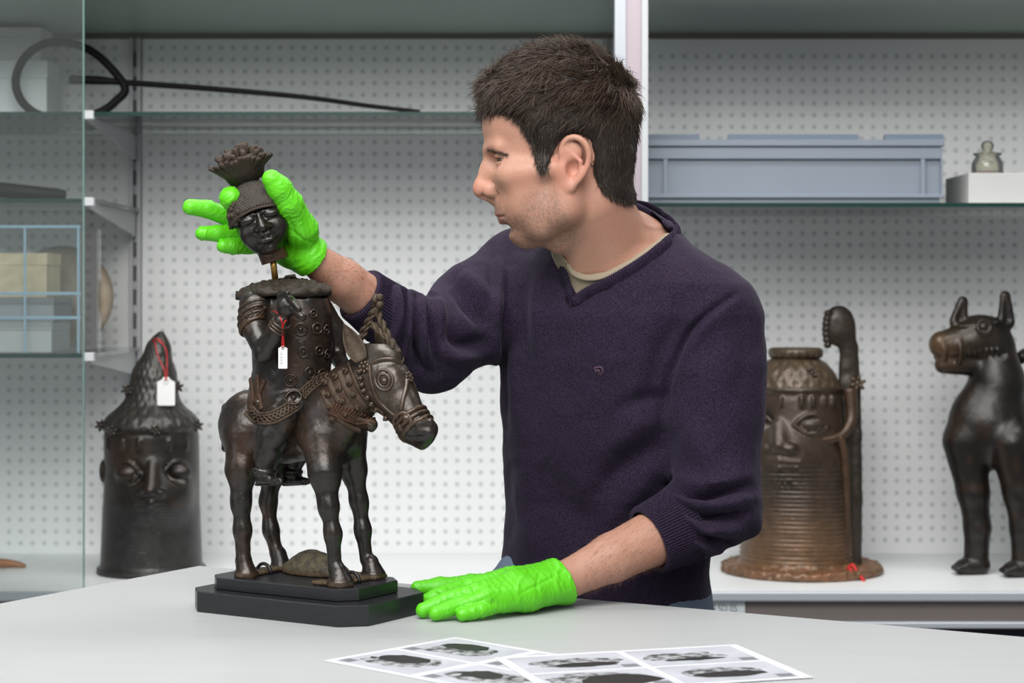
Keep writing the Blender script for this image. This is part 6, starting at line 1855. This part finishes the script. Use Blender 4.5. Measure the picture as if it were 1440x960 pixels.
jc = V((1392 - CX) * 3.86 / F, 3.88, CZ(243) + 0.0005); qj = 3.88 / F
M_jar = glass_mat('old_jar_glass', (0.72, 0.68, 0.55), 0.05, 0.16)
jar = empty('glass_jar', jc, 'small clear glass jar with ball stopper on the white carton', 'jar')
MB().lathe([(21 * qj, 0.0), (22 * qj, 3 * qj), (22 * qj, 17 * qj), (18 * qj, 24 * qj), (16 * qj, 27 * qj), (20 * qj, 29 * qj), (20 * qj, 31 * qj), (10 * qj, 32 * qj)], jc, 24).build('jar_body', M_jar, jar, smooth=True)
MB().lathe([(11 * qj, 32.2 * qj), (6 * qj, 34 * qj), (8 * qj, 38 * qj), (9 * qj, 42 * qj), (7 * qj, 47 * qj), (2 * qj, 49 * qj)], jc, 20).build('stopper', M_jar, jar, smooth=True)
MB().lathe([(19 * qj, 1.0 * qj), (19.5 * qj, 3 * qj), (14 * qj, 6 * qj)], jc, 20).build('powder', mat('jar_powder', (0.25, 0.10, 0.06), 0.8), jar, smooth=True)

M_black = mat('blackened_wood', (0.006, 0.0057, 0.0054), 0.6, var=0.3, vscale=60, spec=0.2)
GH, qh_ = G_(3.98)
loop = spline([GH(176, 115), GH(160, 90), GH(132, 64), GH(100, 51), GH(62, 52), GH(34, 72), GH(22, 104), GH(32, 134), GH(58, 152), GH(100, 155), GH(140, 148), GH(163, 132)], 8, closed=True)
zmin = zs1 + 0.0042
rk = empty('hooped_stick', (GH(176, 0)[0], 3.98, zmin), 'long dark stick with an oval hoop lying on the top glass shelf', 'stick')
mb = MB(); mb.tube(loop + V(0, 0, zmin + 0.0088 - loop[:, 2].min()) * 1.0, 6.0 * qh_, 10, closed=True); mb.build('hoop', M_black, rk, smooth=True)
mb = MB(); mb.tube(spline([P(103, 112, 3.98), P(140, 113, 3.98), P(176, 116, 3.98), P(260, 122, 3.97), P(360, 130, 3.96), P(440, 138, 3.95), P(520, 149, 3.92), P(590, 157, 3.90)], 8), np.interp(np.linspace(0, 1, 57), [0, .15, .25, .6, 1], [6.5, 6, 4.4, 3.8, 2.8]) * qh_, 8); mb.build('handle', M_black, rk, smooth=True)
mb = MB(); ball(mb, P(103, 112, 3.98), 7 * qh_, n=10); mb.build('knob', M_black, rk, smooth=True)
yk = 3.86; zk = zs2 + 0.0042
mb = MB(); mb.tube(spline([V(-1.25, yk + 0.10, zk + 0.030), P(-60, 259, yk + 0.03) * V(1, 1, 0) + V(0, 0, zk + 0.024), P(0, 262, yk) * V(1, 1, 0) + V(0, 0, zk + 0.021), P(60, 268, yk) * V(1, 1, 0) + V(0, 0, zk + 0.0145), P(92, 272, yk) * V(1, 1, 0) + V(0, 0, zk + 0.0120)], 8), np.interp(np.linspace(0, 1, 33), [0, .5, .9, 1], [.014, .0155, .0115, .0085]), 12)
tag(mb.build('dark_club', M_black, smooth=True), 'dark wooden club end lying on the middle left glass shelf', 'club')

def carton(px0, px1, py0, py1, Y, depth, material, label, name='carton', cat='box', base=None):
    qq = Y / F; a = V((px0 - CX) * qq, Y, HC - (py1 - HY) * qq); b = V((px1 - CX) * qq, Y + depth, HC - (py0 - HY) * qq)
    if base is not None: b[2] += base - a[2]; a[2] = base
    r = empty(name, ((a[0] + b[0]) / 2, Y + depth / 2, a[2]), label, cat)
    lid = a[2] + (b[2] - a[2]) * 0.72
    MB().box(tuple(a + V(.001, .001, 0)), (b[0] - .001, b[1] - .001, lid), 0.001).build('carton_base', material, r)
    MB().box((a[0], a[1], lid + 0.0002), tuple(b), 0.001).build('carton_lid', material, r)
    return r, b[2]
M_tan = mat('tan_card', (0.78, 0.62, 0.38), 0.6, var=0.2, vscale=20)
M_greycard = mat('grey_foam', (0.30, 0.31, 0.32), 0.7)
M_pale = mat('pale_reflection', (0.62, 0.66, 0.67), 0.6)
r_, zt1 = carton(-120, 66, 66, 156, 4.04, 0.12, M_pale, 'pale box behind the hoop standing in for a door glass reflection, under a smaller one', base=zs1 + 0.0045)  # solid box added in place of a reflection in the door glass
r_, zt1 = carton(-120, 58, 15, 62, 4.05, 0.10, M_box, 'smaller white box stacked behind the hoop, also standing in for a glass reflection', base=zt1 + 0.0005)  # second added box, likewise replacing a reflection
wb = MB().box(((70 - CX) * 4.06 / F, 4.06, zs1 + 0.0045), ((112 - CX) * 4.06 / F, 4.14, zs1 + 0.0045 + 14 * 4.06 / F), 0.001).build('wood_block', mat('pale_wood', (0.50, 0.36, 0.22), 0.6, var=0.2, vscale=15, stretch=(1, 8, 8)))
tag(wb, 'small pale wooden block on the top glass shelf inside the hoop', 'block')
r_, zt = carton(-60, 73, 449, 492, 3.80, 0.16, M_box, 'white carton at the bottom of the pile on the lowest glass shelf', base=zs3 + 0.0045)
r_, zt = carton(-60, 76, 414, 448, 3.80, 0.16, M_greycard, 'flat grey foam box between white carton and tan parcel', base=zt + 0.0005)
r_, zt = carton(-60, 66, 350, 412, 3.81, 0.12, M_tan, 'tan parcel wrapped in film on top of the grey foam box', name='parcel', cat='parcel', base=zt + 0.0005)
M_film, nt, pb = new_mat('crinkled_film'); nt.nodes.remove(pb)
_tr = node(nt, 'ShaderNodeBsdfTransparent'); _gl = node(nt, 'ShaderNodeBsdfGlossy'); _gl.inputs['Roughness'].default_value = 0.18
_mx = node(nt, 'ShaderNodeMixShader'); _mx.inputs[0].default_value = 0.14
nt.links.new(_tr.outputs[0], _mx.inputs[1]); nt.links.new(_gl.outputs[0], _mx.inputs[2]); nt.links.new(_mx.outputs[0], nt.nodes['Material Output'].inputs[0])
mb = MB(); nx_, nz_ = 24, 14
q8 = 3.806 / F
fv = [V((-60 + (66 + 60) * i / nx_ + 4 - CX) * q8, 3.8035 + 0.0011 * math.sin(i * 1.7 + j * 2.3) * math.sin(j * 1.1 + i), HC - (350 + 62 * j / nz_ - HY) * q8) for j in range(nz_ + 1) for i in range(nx_ + 1)]
mb.add(fv, [(j * (nx_ + 1) + i, (j + 1) * (nx_ + 1) + i, (j + 1) * (nx_ + 1) + i + 1, j * (nx_ + 1) + i + 1) for j in range(nz_) for i in range(nx_)])
mb.build('plastic_film', M_film, r_, smooth=True)
M_bowl = mat('cream_plate', (0.50, 0.42, 0.32), 0.5, var=0.5, vscale=14, col2=(0.30, 0.20, 0.13))
cb = P(86, 418, 4.02); bowl = MB(); bowl.lathe([(0.001, 0.03), (0.03, 0.028), (0.055, 0.016), (0.064, 0.0), (0.061, -0.002), (0.05, 0.012), (0.02, 0.022), (0.001, 0.023)], V(0, 0, 0), 36)
rad_ = (cb[2] - zs3 - 0.0045) ; sc_ = rad_ / 0.0642
bowl.v = [tuple(cb + V(x * sc_ * 1.02, -0.92 * z + 0.2 * y * sc_ * 0.3, y * sc_)) for x, y, z in bowl.v]
tag(bowl.build('round_dish', M_bowl, smooth=True), 'round brown and cream dish standing on edge behind the carton pile', 'dish')
# blue-edged clear plastic bin round the pile
M_bin = glass_mat('clear_blue_plastic', (0.96, 0.98, 0.99), 0.05, 0.012); M_binrim = mat('blue_plastic_rim', (0.22, 0.34, 0.42), 0.3)
bn = empty('plastic_bin', P(20, 497, 3.88), 'clear plastic bin with pale blue edges around the wrapped cartons', 'bin')
yb_ = 3.775; qb = yb_ / F; bx0, bx1 = (-90 - CX) * qb, (112 - CX) * qb; bz0, bz1 = zs3 + 0.0043, HC - (318 - HY) * qb
MB().box((bx0, yb_, bz0), (bx1, yb_ + 0.002, bz1)).build('front_wall', M_bin, bn); MB().box((bx1 - .002, yb_ + .0021, bz0), (bx1, yb_ + 0.20, bz1)).build('side_wall', M_bin, bn)
for zz in (bz1, HC - (412 - HY) * qb, HC - (446 - HY) * qb): MB().box((bx0, yb_ - 0.003, zz - 0.004), (bx1 + 0.002, yb_ - 0.0001, zz + 0.002), 0.0008).build('blue_edge', M_binrim, bn)
for px in (36, 111): MB().box(((px - 2 - CX) * qb, yb_ - 0.0035, bz0), ((px + 1 - CX) * qb, yb_ - 0.0002, bz1), 0.0005).build('blue_edge', M_binrim, bn)
mb = MB(); mb.tube(spline([V(-1.30, 3.96, zb + 0.012), P(-40, 783, 3.98) * V(1, 1, 0) + V(0, 0, zb + 0.011), P(10, 781, 4.0) * V(1, 1, 0) + V(0, 0, zb + 0.009), P(36, 783, 4.0) * V(1, 1, 0) + V(0, 0, zb + 0.004)], 6), np.interp(np.linspace(0, 1, 19), [0, .6, 1], [.011, .010, .0035]), 10)
tag(mb.build('wooden_paddle', mat('orange_wood', (0.36, 0.13, 0.035), 0.4, var=0.4, vscale=20), smooth=True), 'orange brown wooden paddle tip on the bottom shelf behind glass', 'paddle')

# ------------------------------------------------------------------ photo sheets on the table
M_paper = mat('photo_paper', (0.60, 0.61, 0.64), 0.5)
M_ph_bg = mat('print_pale_grey', (0.47, 0.485, 0.54), 0.5, var=0.25, vscale=14)
M_ph_mid = mat('print_mid_grey', (0.16, 0.165, 0.185), 0.5)
M_frag = mat('print_fragment', (0.38, 0.39, 0.41), 0.5, var=0.9, vscale=75, col2=(0.025, 0.025, 0.028), detail=6, var_lo=0.40, var_hi=0.60)
M_fragd = mat('print_fragment_dark', (0.014, 0.015, 0.014), 0.5, var=0.5, vscale=60)
def sheet(c, ea, eb, la, lb, z, label, frs):
    """c: corner; ea, eb: edge directions; frs: photos as (a0, b0, a1, b1, fragment outline)"""
    c = np.asarray(c, float)[:2]; ea = unit(ea); eb = unit(eb)
    def L(a, b, zz): p = c + ea * la * a + eb * lb * b; return V(p[0], p[1], zz)
    def slab(poly, z0, z1, name, m, parent):
        n = len(poly); vs = [L(a, b, z0) for a, b in poly] + [L(a, b, z1) for a, b in poly]
        ar = sum((vs[i][0] * vs[(i + 1) % n][1] - vs[(i + 1) % n][0] * vs[i][1]) for i in range(n))
        fs = [tuple(range(n - 1, -1, -1)), tuple(range(n, 2 * n))] + [(i, (i + 1) % n, n + (i + 1) % n, n + i) for i in range(n)]
        if ar < 0: fs = [f[::-1] for f in fs]
        return mesh_obj(name, np.array(vs), fs, m, parent, smooth=False)
    o = slab([(0, 0), (1, 0), (1, 1), (0, 1)], z, z + 0.0003, 'photo_sheet', M_paper, None)
    tag(o, label, 'paper', 'photo sheets on the table')
    for a0, b0, a1, b1, lightp, darkp in frs:
        ph = slab([(a0, b0), (a1, b0), (a1, b1), (a0, b1)], z + 0.00032, z + 0.00036, 'printed_photo', M_ph_bg, o)
        sc = lambda p: [(a0 + (a1 - a0) * x, b0 + (b1 - b0) * y) for x, y in p]
        slab(sc([(0.02, 0.78), (0.16, 0.78), (0.16, 0.95), (0.02, 0.95)]), z + 0.00037, z + 0.00040, 'grey_scale_patch', M_ph_mid, ph)
        slab(sc(lightp), z + 0.00037, z + 0.00040, 'printed_fragment', M_frag, ph)
        slab(sc(darkp), z + 0.00041, z + 0.00044, 'printed_shadow_side', M_fragd, ph)
gq = np.random.default_rng(5)
def blob(cx, cy, rx, ry, n=20, jag=0.10, rot=0.0):
    out = []
    for k in range(n):
        t = 2 * math.pi * k / n; r = 1 + jag * gq.normal(); x, y = rx * r * math.cos(t), ry * r * math.sin(t)
        out.append((cx + x * math.cos(rot) - y * math.sin(rot), cy + x * math.sin(rot) + y * math.cos(rot)))
    return out
c1 = tp(640, 896); d_l = tp(456, 929) - c1; d_r = tp(790, 921) - c1
e_l = unit(d_l[:2]); e_r = V(-e_l[1], e_l[0]); e_r = e_r if e_r @ d_r[:2] > 0 else -e_r
sheet(c1, e_r, e_l, 0.270, 0.190, TABLE_Z + 0.0003, 'printed photo sheet lying at the left, partly under the other sheet',
      [(0.03, 0.04, 0.44, 0.485, blob(.50, .52, .40, .30, rot=-.5), blob(.40, .34, .27, .20, jag=.07, rot=-.3)), (0.03, 0.515, 0.44, 0.96, blob(.48, .50, .40, .30, rot=-.5), blob(.42, .36, .28, .22, jag=.07, rot=-.3)),
       (0.48, 0.04, 0.90, 0.485, blob(.5, .5, .38, .28, rot=-.4), blob(.42, .4, .2, .2)), (0.48, 0.515, 0.90, 0.96, blob(.48, .48, .42, .28, rot=-.5), blob(.36, .42, .22, .2))])
c2 = tp(1035, 907); d_b = tp(1140, 952) - c2; e_b = unit(d_b[:2]); e_a = V(-e_b[1], e_b[0]); e_a = e_a if e_a[0] < 0 else -e_a
sheet(c2, e_a, e_b, 0.268, 0.190, TABLE_Z + 0.0009, 'printed photo sheet lying at the right, on top of the other sheet',
      [(0.04, 0.04, 0.485, 0.485, blob(.60, .50, .34, .26, jag=.14), blob(.52, .70, .26, .08)), (0.515, 0.04, 0.96, 0.485, blob(.52, .50, .40, .26, jag=.10), blob(.42, .66, .30, .14, jag=.06)),
       (0.04, 0.515, 0.485, 0.96, blob(.52, .50, .36, .30, jag=.04), blob(.50, .62, .32, .17, jag=.05)), (0.515, 0.515, 0.96, 0.96, blob(.55, .45, .42, .38, jag=.06), blob(.38, .55, .34, .32, jag=.06))])
